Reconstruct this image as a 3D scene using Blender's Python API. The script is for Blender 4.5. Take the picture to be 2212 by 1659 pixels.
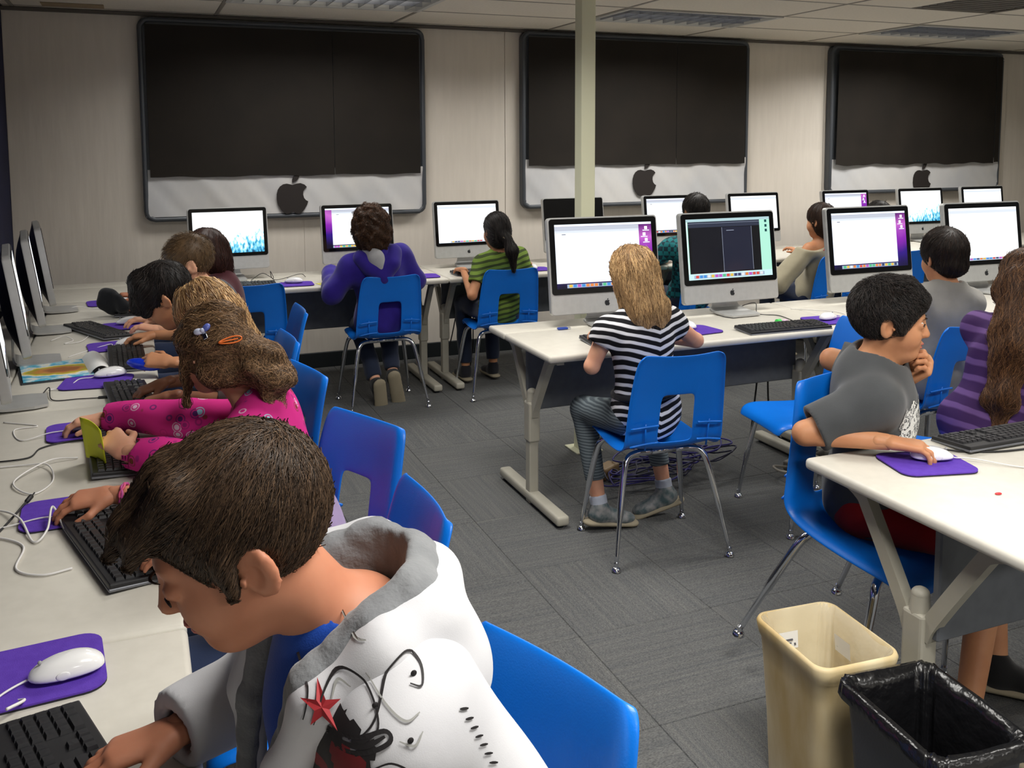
import bpy, bmesh, math, random
import numpy as np
from mathutils import Vector, Matrix
from math import radians as rad, pi, sin, cos

# ---------------------------------------------------------------- scene, camera, world, exposure
for _o in list(bpy.data.objects):
    bpy.data.objects.remove(_o, do_unlink=True)
SC = bpy.context.scene
COL = SC.collection
random.seed(7)
RNG = np.random.default_rng(7)

CAM_F, CAM_YAW, CAM_PITCH, CAM_ROLL, CAM_PY, CAM_H = 2018.1, rad(22.05), rad(5.5), rad(0.2), 500.5, 1.6
_cd = bpy.data.cameras.new('camera')
_cd.sensor_fit = 'HORIZONTAL'; _cd.sensor_width = 36.0
_cd.lens = CAM_F / 2212 * 36.0
_cd.shift_y = -(829.5 - CAM_PY) / 2212
_cd.clip_start = 0.05
_cam = bpy.data.objects.new('camera', _cd); COL.objects.link(_cam)
_f = Vector((sin(CAM_YAW) * cos(CAM_PITCH), cos(CAM_YAW) * cos(CAM_PITCH), -sin(CAM_PITCH)))
_r = Vector((cos(CAM_YAW), -sin(CAM_YAW), 0)); _d = _f.cross(_r)
_r2 = _r * cos(CAM_ROLL) + _d * sin(CAM_ROLL); _d2 = _d * cos(CAM_ROLL) - _r * sin(CAM_ROLL)
_cam.matrix_world = Matrix(((_r2.x, -_d2.x, -_f.x, 0), (_r2.y, -_d2.y, -_f.y, 0), (_r2.z, -_d2.z, -_f.z, CAM_H), (0, 0, 0, 1)))
SC.camera = _cam

_w = bpy.data.worlds.new('world'); SC.world = _w; _w.use_nodes = True
_w.node_tree.nodes['Background'].inputs[0].default_value = (0.5, 0.55, 0.65, 1)
_w.node_tree.nodes['Background'].inputs[1].default_value = 0.02
SC.view_settings.view_transform = 'Standard'
SC.view_settings.look = 'None'
SC.view_settings.gamma = 1.0
SC.view_settings.use_curve_mapping = False
SC.view_settings.exposure = 0.0
LAMP_W = 19.0        # watts of each ceiling troffer
SCREEN = 1.25        # emission of a white pixel on a monitor

# ---------------------------------------------------------------- helpers: materials
def srgb(r, g=None, b=None):
    if g is None: r, g, b = r
    f = lambda c: (c / 255 / 12.92) if c <= 10.31 else ((c / 255 + .055) / 1.055) ** 2.4
    return (f(r), f(g), f(b), 1)

def nd(nt, t, loc=None, **kw):
    n = nt.nodes.new(t)
    for k, v in kw.items():
        if k.startswith('i_'):
            n.inputs[int(k[2:])].default_value = v
        else:
            setattr(n, k, v)
    return n

def ramp(nt, stops, interp='LINEAR'):
    n = nt.nodes.new('ShaderNodeValToRGB'); cr = n.color_ramp; cr.interpolation = interp
    while len(cr.elements) < len(stops): cr.elements.new(0.5)
    for e, (p, c) in zip(cr.elements, stops):
        e.position = p; e.color = c
    return n

MATS = {}
def pm(name, col, rough=.5, metal=0., col2=None, nscale=8., bump=0., bscale=60., sheen=0., coat=0., spec=.5,
       stretch=None, sss=0., alpha=1., detail=4., emit=None, trans=0., island=0., bd=.01):
    if name in MATS: return MATS[name]
    m = bpy.data.materials.new(name); m.use_nodes = True; nt = m.node_tree
    b = nt.nodes['Principled BSDF']; L = nt.links.new
    b.inputs['Base Color'].default_value = col
    b.inputs['Roughness'].default_value = rough; b.inputs['Metallic'].default_value = metal
    b.inputs['Specular IOR Level'].default_value = spec
    if sheen: b.inputs['Sheen Weight'].default_value = sheen
    if coat: b.inputs['Coat Weight'].default_value = coat
    if sss:
        b.inputs['Subsurface Weight'].default_value = sss
        b.inputs['Subsurface Radius'].default_value = (.012, .005, .003); b.inputs['Subsurface Scale'].default_value = 1.0
    if alpha < 1: b.inputs['Alpha'].default_value = alpha
    if trans: b.inputs['Transmission Weight'].default_value = trans
    tc = None
    if col2 is not None or bump:
        tc = nt.nodes.new('ShaderNodeTexCoord'); src = tc.outputs['Object']
        if stretch:
            mp = nt.nodes.new('ShaderNodeMapping'); mp.inputs['Scale'].default_value = stretch
            L(src, mp.inputs[0]); src = mp.outputs[0]
    last = None
    if col2 is not None:
        n = nd(nt, 'ShaderNodeTexNoise'); n.inputs['Scale'].default_value = nscale; n.inputs['Detail'].default_value = detail
        L(src, n.inputs['Vector'])
        r = ramp(nt, [(.35, col), (.65, col2)]); L(n.outputs[0], r.inputs[0]); last = r.outputs[0]
    if island:
        g = nt.nodes.new('ShaderNodeNewGeometry')
        mx = nd(nt, 'ShaderNodeMix', data_type='RGBA', blend_type='MULTIPLY'); mx.inputs[0].default_value = 1
        mr = nd(nt, 'ShaderNodeMapRange'); mr.inputs['To Min'].default_value = 1 - island; mr.inputs['To Max'].default_value = 1 + island
        L(g.outputs['Random Per Island'], mr.inputs['Value'])
        if last is not None: L(last, mx.inputs[6])
        else: mx.inputs[6].default_value = col
        L(mr.outputs[0], mx.inputs[7]); last = mx.outputs[2]
    if last is not None: L(last, b.inputs['Base Color'])
    if bump:
        n2 = nd(nt, 'ShaderNodeTexNoise'); n2.inputs['Scale'].default_value = bscale; n2.inputs['Detail'].default_value = 3
        L(src, n2.inputs['Vector'])
        bp = nd(nt, 'ShaderNodeBump'); bp.inputs['Strength'].default_value = bump; bp.inputs['Distance'].default_value = bd
        L(n2.outputs[0], bp.inputs['Height']); L(bp.outputs[0], b.inputs['Normal'])
    if emit:
        b.inputs['Emission Color'].default_value = col; b.inputs['Emission Strength'].default_value = emit
    MATS[name] = m
    return m

def em(name, col, s=1.0):
    if name in MATS: return MATS[name]
    m = bpy.data.materials.new(name); m.use_nodes = True; nt = m.node_tree
    b = nt.nodes['Principled BSDF']
    b.inputs['Base Color'].default_value = (.01, .01, .01, 1); b.inputs['Roughness'].default_value = .15
    b.inputs['Emission Color'].default_value = col; b.inputs['Emission Strength'].default_value = s
    MATS[name] = m
    return m

# ---------------------------------------------------------------- helpers: geometry
def nrm(v):
    v = np.asarray(v, float); return v / (np.linalg.norm(v) + 1e-12)

def mesh_np(name, v, f, mats=None, midx=None, smooth=False):
    """mesh from vertex array and either a quad array / tri array or a ragged list of faces"""
    me = bpy.data.meshes.new(name)
    if isinstance(f, np.ndarray):
        n, k = f.shape
        me.vertices.add(len(v)); me.vertices.foreach_set('co', np.asarray(v, np.float32).ravel())
        me.loops.add(n * k); me.loops.foreach_set('vertex_index', f.astype(np.int32).ravel())
        me.polygons.add(n); me.polygons.foreach_set('loop_start', np.arange(0, n * k, k, dtype=np.int32))
        me.update(calc_edges=True)
    else:
        me.from_pydata([tuple(map(float, p)) for p in v], [], [tuple(int(i) for i in q) for q in f]); me.update()
    for m in (mats or []): me.materials.append(m)
    if midx is not None: me.polygons.foreach_set('material_index', np.asarray(midx, np.int32))
    if smooth: me.polygons.foreach_set('use_smooth', np.ones(len(me.polygons), bool))
    return me

def link(name, me, parent=None, loc=(0, 0, 0), rot=(0, 0, 0)):
    o = bpy.data.objects.new(name, me); COL.objects.link(o)
    o.location = loc; o.rotation_euler = rot
    if parent is not None: o.parent = parent
    return o

def tag(o, label, cat, group=None, kind=None):
    if label: o['label'] = label
    if cat: o['category'] = cat
    if group: o['group'] = group
    if kind: o['kind'] = kind
    return o

def thing(name, label, cat, loc=(0, 0, 0), rz=0, group=None):
    o = bpy.data.objects.new(name, None); COL.objects.link(o); o.empty_display_size = .1
    o.location = loc; o.rotation_euler = (0, 0, rz)
    return tag(o, label, cat, group)

def dup(root, loc=None, rz=None, label=None):
    r = root.copy(); COL.objects.link(r)
    if loc is not None: r.location = loc
    if rz is not None: r.rotation_euler = (0, 0, rz)
    if label: r['label'] = label
    for ch in list(root.children):
        c = ch.copy(); COL.objects.link(c); c.parent = r
        for g in list(ch.children):
            d = g.copy(); COL.objects.link(d); d.parent = c
    return r

class G:
    """collects shapes into one mesh"""
    def __init__(s): s.v = []; s.f = []; s.m = []; s.mi = 0
    def add(s, v, f):
        o = len(s.v); s.v += [tuple(p) for p in v]; s.f += [tuple(i + o for i in q) for q in f]; s.m += [s.mi] * len(f); return s
    def bm(s, bm):
        bm.verts.index_update(); s.add([x.co[:] for x in bm.verts], [[x.index for x in q.verts] for q in bm.faces]); bm.free(); return s
    def box(s, c, d, bev=0., seg=2, R=None):
        bm = bmesh.new(); bmesh.ops.create_cube(bm, size=1)
        for x in bm.verts: x.co = Vector((x.co.x * d[0], x.co.y * d[1], x.co.z * d[2]))
        if bev: bmesh.ops.bevel(bm, geom=bm.edges[:], offset=bev, segments=seg, affect='EDGES', profile=.5)
        M = (R.to_4x4() if R is not None else Matrix.Identity(4)); M = Matrix.Translation(c) @ M
        bmesh.ops.transform(bm, matrix=M, verts=bm.verts[:]); return s.bm(bm)
    def cyl(s, c, r, h, n=16, r2=None, R=None, bev=0.):
        bm = bmesh.new(); bmesh.ops.create_cone(bm, cap_ends=True, segments=n, radius1=r, radius2=r if r2 is None else r2, depth=h)
        if bev:
            ed = [e for e in bm.edges if abs(e.verts[0].co.z - e.verts[1].co.z) < 1e-6]
            bmesh.ops.bevel(bm, geom=ed, offset=bev, segments=2, affect='EDGES')
        M = Matrix.Translation(c) @ (R.to_4x4() if R is not None else Matrix.Identity(4))
        bmesh.ops.transform(bm, matrix=M, verts=bm.verts[:]); return s.bm(bm)
    def ball(s, c, r, nu=16, nv=10, R=None):
        r = (r, r, r) if np.isscalar(r) else r
        bm = bmesh.new(); bmesh.ops.create_uvsphere(bm, u_segments=nu, v_segments=nv, radius=1)
        M = Matrix.Translation(c) @ (R.to_4x4() if R is not None else Matrix.Identity(4)) @ Matrix.Diagonal((*r, 1))
        bmesh.ops.transform(bm, matrix=M, verts=bm.verts[:]); return s.bm(bm)
    def tube(s, pts, r, n=8, caps=True):
        P = np.asarray(pts, float); N = len(P); rr = np.full(N, r) if np.isscalar(r) else np.asarray(r, float)
        T = np.gradient(P, axis=0); T /= np.linalg.norm(T, axis=1)[:, None] + 1e-12
        u = np.cross(T[0], (0, 0, 1));
        if np.linalg.norm(u) < 1e-3: u = np.cross(T[0], (1, 0, 0))
        u = nrm(u); vs = []; a = np.arange(n) * 2 * pi / n
        for i in range(N):
            u = nrm(u - T[i] * (u @ T[i])); w = np.cross(T[i], u)
            vs.append(P[i] + rr[i] * (np.cos(a)[:, None] * u + np.sin(a)[:, None] * w))
        V = np.concatenate(vs); F = []
        for i in range(N - 1):
            for j in range(n):
                k = (j + 1) % n; F.append((i * n + j, i * n + k, (i + 1) * n + k, (i + 1) * n + j))
        if caps: F.append(tuple(range(n - 1, -1, -1))); F.append(tuple((N - 1) * n + j for j in range(n)))
        return s.add(V, F)
    def prism(s, poly, z0, z1, fr=None):
        """2D polygon extruded; fr maps (x,y,z)->3D"""
        n = len(poly); fr = fr or (lambda x, y, z: (x, y, z))
        V = [fr(x, y, z0) for x, y in poly] + [fr(x, y, z1) for x, y in poly]
        F = [tuple(range(n - 1, -1, -1)), tuple(range(n, 2 * n))] + [(i, (i + 1) % n, n + (i + 1) % n, n + i) for i in range(n)]
        return s.add(V, F)
    def obj(s, name, mat, parent=None, loc=(0, 0, 0), rot=(0, 0, 0), smooth=False, ang=None):
        mats = mat if isinstance(mat, (list, tuple)) else [mat]
        me = mesh_np(name, s.v, s.f, mats, s.m, smooth or ang is not None)
        if ang is not None: me.set_sharp_from_angle(angle=rad(ang))
        return link(name, me, parent, loc, rot)

def rrect(w, h, r, n=5, cx=0, cy=0):
    p = []
    for sx, sy, a0 in ((1, 1, 0), (-1, 1, 90), (-1, -1, 180), (1, -1, 270)):
        for i in range(n + 1):
            a = rad(a0 + 90 * i / n); p.append((cx + sx * (w / 2 - r) + r * cos(a), cy + sy * (h / 2 - r) + r * sin(a)))
    return p

def spline(pts, n=24, closed=False):
    P = np.asarray(pts, float); m = len(P)
    if m < 3: return np.linspace(P[0], P[1], n)
    E = np.vstack([2 * P[0] - P[1], P, 2 * P[-1] - P[-2]]); out = []
    for i in range(m - 1):
        p0, p1, p2, p3 = E[i:i + 4]; k = max(2, int(round(n / (m - 1))))
        for t in np.linspace(0, 1, k, endpoint=False):
            out.append(.5 * ((2 * p1) + (-p0 + p2) * t + (2 * p0 - 5 * p1 + 4 * p2 - p3) * t * t + (-p0 + 3 * p1 - 3 * p2 + p3) * t ** 3))
    out.append(P[-1]); return np.array(out)

def apple(s, n=10):
    """apple silhouette (unit height about 1) as body polygon and leaf polygon"""
    L = [(.0, .30), (.10, .33), (.22, .345), (.33, .30), (.39, .235), (.335, .185), (.29, .11), (.285, .02), (.31, -.07), (.36, -.13), (.42, -.165),
         (.385, -.26), (.32, -.37), (.25, -.46), (.17, -.50), (.09, -.485), (.0, -.455), (-.09, -.485), (-.17, -.50), (-.25, -.465), (-.33, -.37), (-.395, -.25), (-.43, -.10),
         (-.43, .05), (-.40, .17), (-.34, .26), (-.25, .32), (-.15, .335), (-.06, .315)]
    leaf = [(-.01, .36), (-.005, .45), (.04, .54), (.12, .60), (.20, .625), (.20, .55), (.16, .455), (.09, .39)]
    sc = lambda P: [(x * s, y * s) for x, y in P]
    return sc(L), sc(leaf)

# ---------------------------------------------------------------- implicit surfaces (bodies, clothes, hair)
class Fld:
    def __init__(s, lo, hi, h):
        s.lo = np.asarray(lo, float); s.h = h
        s.n = np.ceil((np.asarray(hi, float) - s.lo) / h).astype(int) + 1
        s.f = np.full(s.n, .25, np.float32)
        s.ax = [(s.lo[i] + np.arange(s.n[i]) * h).astype(np.float32) for i in range(3)]
    def sub(s, lo, hi):
        a = np.clip(np.floor((np.asarray(lo) - s.lo) / s.h).astype(int), 0, s.n - 1); b = np.clip(np.ceil((np.asarray(hi) - s.lo) / s.h).astype(int) + 1, 1, s.n)
        b = np.maximum(b, a + 1)
        sl = tuple(slice(a[i], b[i]) for i in range(3))
        return sl, s.ax[0][sl[0]][:, None, None], s.ax[1][sl[1]][None, :, None], s.ax[2][sl[2]][None, None, :]
    def put(s, sl, d, op, k):
        f = s.f[sl]
        if op == 'u':
            if k <= 0: s.f[sl] = np.minimum(f, d); return
            h = np.clip(.5 + .5 * (f - d) / k, 0, 1); s.f[sl] = f * (1 - h) + d * h - k * h * (1 - h)
        elif op == 's':
            d = -d
            if k <= 0: s.f[sl] = np.maximum(f, d); return
            h = np.clip(.5 - .5 * (f - d) / k, 0, 1); s.f[sl] = f * (1 - h) + d * h + k * h * (1 - h)
    def cone(s, a, b, ra, rb, k=.02, op='u', cap=None, flat=None):
        """tapered capsule; cap=(start,end) cut flat; flat=(axis, factor) squashes it along axis"""
        a = np.asarray(a, float); b = np.asarray(b, float); R = max(ra, rb) + k + 2.5 * s.h
        sl, X, Y, Z = s.sub(np.minimum(a, b) - R, np.maximum(a, b) + R)
        ab = b - a; L = np.linalg.norm(ab) + 1e-9; u = ab / L
        px, py, pz = X - a[0], Y - a[1], Z - a[2]
        t = px * u[0] + py * u[1] + pz * u[2]; tc = np.clip(t, 0, L)
        qx, qy, qz = px - tc * u[0], py - tc * u[1], pz - tc * u[2]
        if flat is not None:
            ax, fac = nrm(flat[0]), flat[1]; c = qx * ax[0] + qy * ax[1] + qz * ax[2]; g = (1 / fac - 1) * c
            qx, qy, qz = qx + g * ax[0], qy + g * ax[1], qz + g * ax[2]
        d = np.sqrt(qx * qx + qy * qy + qz * qz) - (ra + (rb - ra) * tc / L)
        if flat is not None: d = d * min(1, flat[1])
        if cap:
            if cap[0]: d = np.maximum(d, -t)
            if cap[1]: d = np.maximum(d, t - L)
        s.put(sl, d, op, k)
    def ell(s, c, r, R=None, k=.02, op='u'):
        """ellipsoid; R rows are its axes"""
        c = np.asarray(c, float); r = np.asarray(r, float); m = r.max() + k + 2.5 * s.h
        sl, X, Y, Z = s.sub(c - m, c + m)
        px, py, pz = X - c[0], Y - c[1], Z - c[2]
        if R is not None:
            R = np.asarray(R); px, py, pz = (px * R[0][0] + py * R[0][1] + pz * R[0][2], px * R[1][0] + py * R[1][1] + pz * R[1][2], px * R[2][0] + py * R[2][1] + pz * R[2][2])
        k0 = np.sqrt((px / r[0]) ** 2 + (py / r[1]) ** 2 + (pz / r[2]) ** 2)
        k1 = np.sqrt((px / r[0] ** 2) ** 2 + (py / r[1] ** 2) ** 2 + (pz / r[2] ** 2) ** 2) + 1e-9
        s.put(sl, k0 * (k0 - 1) / k1, op, k)
    def plane(s, p, n, k=0.):
        """keep the side the normal points away from"""
        n = nrm(n); d = (s.ax[0][:, None, None] - p[0]) * n[0] + (s.ax[1][None, :, None] - p[1]) * n[1] + (s.ax[2][None, None, :] - p[2]) * n[2]
        s.put((slice(None),) * 3, -d, 's', k)
    def wob(s, amp, fr, seed=0, dirs=None):
        """fold-like ripples"""
        r = np.random.default_rng(seed); X, Y, Z = s.ax[0][:, None, None], s.ax[1][None, :, None], s.ax[2][None, None, :]
        acc = 0
        for i in range(5):
            w = r.normal(size=3) if dirs is None else np.asarray(dirs[i % len(dirs)]) + r.normal(size=3) * .25
            w = nrm(w) * fr * r.uniform(.6, 1.5); ph = r.uniform(0, 6.28)
            w2 = nrm(r.normal(size=3)) * fr * .5; ph2 = r.uniform(0, 6.28)
            acc = acc + np.sin(w[0] * X + w[1] * Y + w[2] * Z + ph + 1.3 * np.sin(w2[0] * X + w2[1] * Y + w2[2] * Z + ph2))
        s.f += (amp / 2.2 * acc).astype(np.float32)
    def mesh(s):
        f = s.f; S = f < 0; nx, ny, nz = S.shape
        c = np.zeros((nx - 1, ny - 1, nz - 1), np.uint8)
        for i in (0, 1):
            for j in (0, 1):
                for k in (0, 1): c += S[i:nx - 1 + i, j:ny - 1 + j, k:nz - 1 + k]
        act = (c > 0) & (c < 8); ids = np.argwhere(act)
        if len(ids) == 0: return np.zeros((0, 3)), np.zeros((0, 4), int)
        idx = np.full(act.shape, -1, np.int32); idx[act] = np.arange(len(ids))
        acc = np.zeros((len(ids), 3)); cnt = np.zeros(len(ids))
        cor = [(i, j, k) for i in (0, 1) for j in (0, 1) for k in (0, 1)]
        for a in cor:
            for ax in range(3):
                if a[ax]: continue
                b = list(a); b[ax] = 1
                va = f[ids[:, 0] + a[0], ids[:, 1] + a[1], ids[:, 2] + a[2]]; vb = f[ids[:, 0] + b[0], ids[:, 1] + b[1], ids[:, 2] + b[2]]
                x = (va < 0) != (vb < 0); t = np.where(x, va / np.where(x, va - vb, 1), 0)
                p = np.tile(np.array(a, float), (len(ids), 1)); p[:, ax] = t
                acc[x] += p[x]; cnt[x] += 1
        V = s.lo + s.h * (ids + acc / cnt[:, None])
        Q = []
        for ax in range(3):
            A = [slice(None)] * 3; B = [slice(None)] * 3; A[ax] = slice(0, -1); B[ax] = slice(1, None)
            e = np.argwhere(S[tuple(A)] != S[tuple(B)])
            o1, o2 = (ax + 1) % 3, (ax + 2) % 3
            ok = (e[:, o1] > 0) & (e[:, o2] > 0) & (e[:, o1] < S.shape[o1] - 1) & (e[:, o2] < S.shape[o2] - 1); e = e[ok]
            def cell(d1, d2):
                q = e.copy(); q[:, o1] += d1; q[:, o2] += d2; return idx[q[:, 0], q[:, 1], q[:, 2]]
            q = np.stack([cell(-1, -1), cell(0, -1), cell(0, 0), cell(-1, 0)], 1)
            ins = S[e[:, 0], e[:, 1], e[:, 2]]
            q[~ins] = q[~ins][:, ::-1]; Q.append(q)
        return V, np.concatenate(Q)
    def samp(s, P):
        q = (P - s.lo) / s.h; i = np.clip(np.floor(q).astype(int), 0, s.n - 2); t = np.clip(q - i, 0, 1); f = s.f; r = 0
        for a in (0, 1):
            for b in (0, 1):
                for c in (0, 1):
                    w = (t[:, 0] if a else 1 - t[:, 0]) * (t[:, 1] if b else 1 - t[:, 1]) * (t[:, 2] if c else 1 - t[:, 2])
                    r = r + w * f[i[:, 0] + a, i[:, 1] + b, i[:, 2] + c]
        return r
    def grad(s, P):
        e = s.h; g = np.stack([s.samp(P + d) - s.samp(P - d) for d in (np.eye(3) * e)], 1)
        return g / (np.linalg.norm(g, axis=1)[:, None] + 1e-9)

def smooth_mesh(V, Q, it=2, lam=.5):
    for _ in range(it):
        acc = np.zeros_like(V); cnt = np.zeros(len(V))
        for a, b in ((0, 1), (1, 2), (2, 3), (3, 0)):
            np.add.at(acc, Q[:, a], V[Q[:, b]]); np.add.at(acc, Q[:, b], V[Q[:, a]])
            np.add.at(cnt, Q[:, a], 1); np.add.at(cnt, Q[:, b], 1)
        V = V * (1 - lam) + lam * acc / np.maximum(cnt, 1)[:, None]
    return V

def strands(fl, V, n, flow, length, seg=6, r=.0006, lift=.12, off=.001, jit=.3, seed=1, keep=None, wave=0., wfr=60., stick=True):
    """hair strands that run over the surface of a hair volume"""
    g = np.random.default_rng(seed)
    if keep is not None: V = V[keep(V)]
    if len(V) == 0: return np.zeros((0, 3)), np.zeros((0, 4), int)
    P = V[g.integers(0, len(V), n)] + g.normal(size=(n, 3)) * fl.h * .5
    Ls = (length * g.uniform(.55, 1.15, n)) / seg; J = g.normal(size=(n, 3)) * jit; ph = g.uniform(0, 6.28, n)
    pts = [P]; T0 = None
    for i in range(seg):
        N = fl.grad(P); D = flow(P) + J
        D = D - N * (D * N).sum(1)[:, None]; D /= np.linalg.norm(D, axis=1)[:, None] + 1e-9
        if wave:
            B = np.cross(N, D); D = D + B * (wave * np.sin(ph + i * Ls * wfr))[:, None]
        D = D + N * lift; D /= np.linalg.norm(D, axis=1)[:, None] + 1e-9
        P = P + D * Ls[:, None]
        if stick:
            d = fl.samp(P); tgt = off + (i + 1) / seg * lift * .02
            P = P - N * np.clip(d - tgt, -.01, .01)[:, None]
        pts.append(P)
    A = np.stack(pts, 1); T = np.gradient(A, axis=1); T /= np.linalg.norm(T, axis=2)[:, :, None] + 1e-9
    U = np.cross(T, g.normal(size=(n, 1, 3))); U /= np.linalg.norm(U, axis=2)[:, :, None] + 1e-9; W = np.cross(T, U)
    rr = r * np.linspace(1, .25, seg + 1)[None, :, None]
    ring = [A + rr * (cos(a) * U + sin(a) * W) for a in (0, 2.094, 4.189)]
    VV = np.stack(ring, 2).reshape(-1, 3)
    b = (np.arange(n) * (seg + 1) * 3)[:, None, None]; i = (np.arange(seg) * 3)[None, :, None]; j = np.arange(3)[None, None, :]; j2 = (j + 1) % 3
    Q = np.stack([b + i + j, b + i + j2, b + i + 3 + j2, b + i + 3 + j], 3).reshape(-1, 4)
    return VV, Q

def join_np(parts):
    vs, fs, mi, o = [], [], [], 0
    for V, Q, m in parts:
        vs.append(V); fs.append(Q + o); mi.append(np.full(len(Q), m)); o += len(V)
    return np.concatenate(vs), np.concatenate(fs), np.concatenate(mi)

# ---------------------------------------------------------------- the room
X0, X1, Y0, Y1, ZC = -.715, 9.0, -3.0, 6.6, 2.44
def carpet_mat():
    m = bpy.data.materials.new('carpet'); m.use_nodes = True; nt = m.node_tree; L = nt.links.new; b = nt.nodes['Principled BSDF']
    b.inputs['Roughness'].default_value = .95; b.inputs['Specular IOR Level'].default_value = .1
    tc = nd(nt, 'ShaderNodeTexCoord'); oi = nd(nt, 'ShaderNodeObjectInfo')
    ad = nd(nt, 'ShaderNodeVectorMath', operation='ADD'); L(tc.outputs['Object'], ad.inputs[0])
    cb = nd(nt, 'ShaderNodeCombineXYZ'); ml = nd(nt, 'ShaderNodeMath', operation='MULTIPLY', i_1=37.); L(oi.outputs['Random'], ml.inputs[0]); L(ml.outputs[0], cb.inputs[2]); L(cb.outputs[0], ad.inputs[1])
    mp = nd(nt, 'ShaderNodeMapping'); mp.inputs['Scale'].default_value = (2.2, 95, 1); L(ad.outputs[0], mp.inputs[0])
    n1 = nd(nt, 'ShaderNodeTexNoise'); n1.inputs['Scale'].default_value = 1.; n1.inputs['Detail'].default_value = 3; L(mp.outputs[0], n1.inputs['Vector'])
    mp2 = nd(nt, 'ShaderNodeMapping'); mp2.inputs['Scale'].default_value = (160, 420, 1); L(ad.outputs[0], mp2.inputs[0])
    n2 = nd(nt, 'ShaderNodeTexNoise'); n2.inputs['Scale'].default_value = 1.; L(mp2.outputs[0], n2.inputs['Vector'])
    r1 = ramp(nt, [(.25, srgb(88, 90, 92)), (.75, srgb(106, 106, 105))]); L(n1.outputs[0], r1.inputs[0])
    r2 = ramp(nt, [(.3, (.62, .62, .62, 1)), (.7, (1.3, 1.29, 1.26, 1))]); L(n2.outputs[0], r2.inputs[0])
    mx = nd(nt, 'ShaderNodeMix', data_type='RGBA', blend_type='MULTIPLY'); mx.inputs[0].default_value = 1; L(r1.outputs[0], mx.inputs[6]); L(r2.outputs[0], mx.inputs[7]); L(mx.outputs[2], b.inputs['Base Color'])
    bp = nd(nt, 'ShaderNodeBump'); bp.inputs['Strength'].default_value = .5; bp.inputs['Distance'].default_value = .004; L(n2.outputs[0], bp.inputs['Height']); L(bp.outputs[0], b.inputs['Normal'])
    return m
M_carpet = carpet_mat()
M_wall = pm('wall_paper', srgb(230, 222, 211), .75, col2=srgb(225, 217, 206), nscale=5, bump=.25, bscale=3.5, stretch=(5, 1, .6), spec=.25)
M_navy = pm('navy_fabric', srgb(20, 26, 66), .9, col2=srgb(14, 19, 52), nscale=4, bump=.2, bscale=200)
M_plain = pm('painted_wall', srgb(200, 196, 186), .8, bump=.1, bscale=40)
M_tile = pm('ceiling_tile', srgb(232, 224, 210), .9, col2=srgb(226, 218, 204), nscale=60, bump=.3, bscale=180, spec=.2)
M_tbar = pm('ceiling_bar', srgb(150, 143, 132), .6)
M_black = pm('black_rubber', srgb(22, 30, 34), .6)
M_cream = pm('cream_paint', srgb(226, 226, 196), .45, col2=srgb(220, 220, 190), nscale=3)

def struct(o): o['kind'] = 'structure'; return o
fl = struct(G().box(((X0 + X1) / 2, (Y0 + Y1) / 2, -.04), (X1 - X0, Y1 - Y0, .06)).obj('floor', pm('floor_base', srgb(70, 70, 72), .9)))
_g = G().box((0, 0, -.005), (.499, .499, .010), .002, 1); tile_me = mesh_np('carpet_tile', _g.v, _g.f, [M_carpet])
for i in range(15):
    for j in range(13):
        x, y = X0 + .25 + .5 * i, .35 + .5 * j
        if y > Y1 - .25: continue
        link('carpet_tile', tile_me, fl, (x, y, 0), (0, 0, pi / 2 * ((i + j) % 2) + pi * ((i * 7 + j * 3) % 2)))
G().box(((X0 + X1) / 2, (Y0 + .1) / 2, -.005), (X1 - X0, .1 - Y0, .01)).obj('carpet_tile', M_carpet, fl)
G().box((((X0 + 7.5) + X1) / 2, (Y1 + .1) / 2, -.005), (X1 - (X0 + 7.5), Y1 - .1, .01)).obj('carpet_tile', M_carpet, fl)
G().box(((X0 + (X0 + 7.5)) / 2, (Y1 + 6.1) / 2 + .25, -.0055), ((X0 + 7.5) - X0, Y1 - 6.1 - .5 + .0, .01)).obj('carpet_tile', M_carpet, fl)

wb = struct(G().box(((X0 + X1) / 2, Y1 + .06, ZC / 2), (X1 - X0 + .2, .1, ZC + .2)).obj('wall_back', M_wall))
# the paper that covers the back wall: sheets with a little thickness and their own seams
xs = [X0, .36, 1.10, 1.72, 2.62, 3.6, 4.72, 5.62, 6.7, 7.8, X1]
for a, b_ in zip(xs[:-1], xs[1:]):
    g = G(); nx, nz = 10, 16; V = []; F = []
    for i in range(nx + 1):
        for k in range(nz + 1):
            x = a + .002 + (b_ - a - .004) * i / nx; z = .1 + (ZC - .1) * k / nz
            V.append((x, Y1 + .004 - .004 * sin(x * 9 + 1.5 * sin(z * 2.2)) * sin(z * 1.7 + x), z))
    for i in range(nx):
        for k in range(nz):
            q = i * (nz + 1) + k; F.append((q, q + nz + 1, q + nz + 2, q + 1))
    g.add(V, F); g.obj('paper_sheet', M_wall, wb, smooth=True)
struct(G().box((X0 - .05, (Y0 + Y1) / 2, ZC / 2), (.1, Y1 - Y0 + .2, ZC + .2)).obj('wall_left', M_navy))
struct(G().box((X1 + .05, (Y0 + Y1) / 2, ZC / 2), (.1, Y1 - Y0 + .2, ZC + .2)).obj('wall_right', M_plain))
struct(G().box(((X0 + X1) / 2, Y0 - .05, ZC / 2), (X1 - X0 + .2, .1, ZC + .2)).obj('wall_front', M_plain))
struct(G().box(((X0 + X1) / 2, Y1 - .012, .055), (X1 - X0, .016, .11), .004, 1).obj('baseboard_back', M_black))
struct(G().box(((X0 + X1) / 2, Y1 - .016, ZC - .012), (X1 - X0, .03, .02)).obj('trim_1', pm('wall_angle', srgb(96, 90, 84), .6)))

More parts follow.
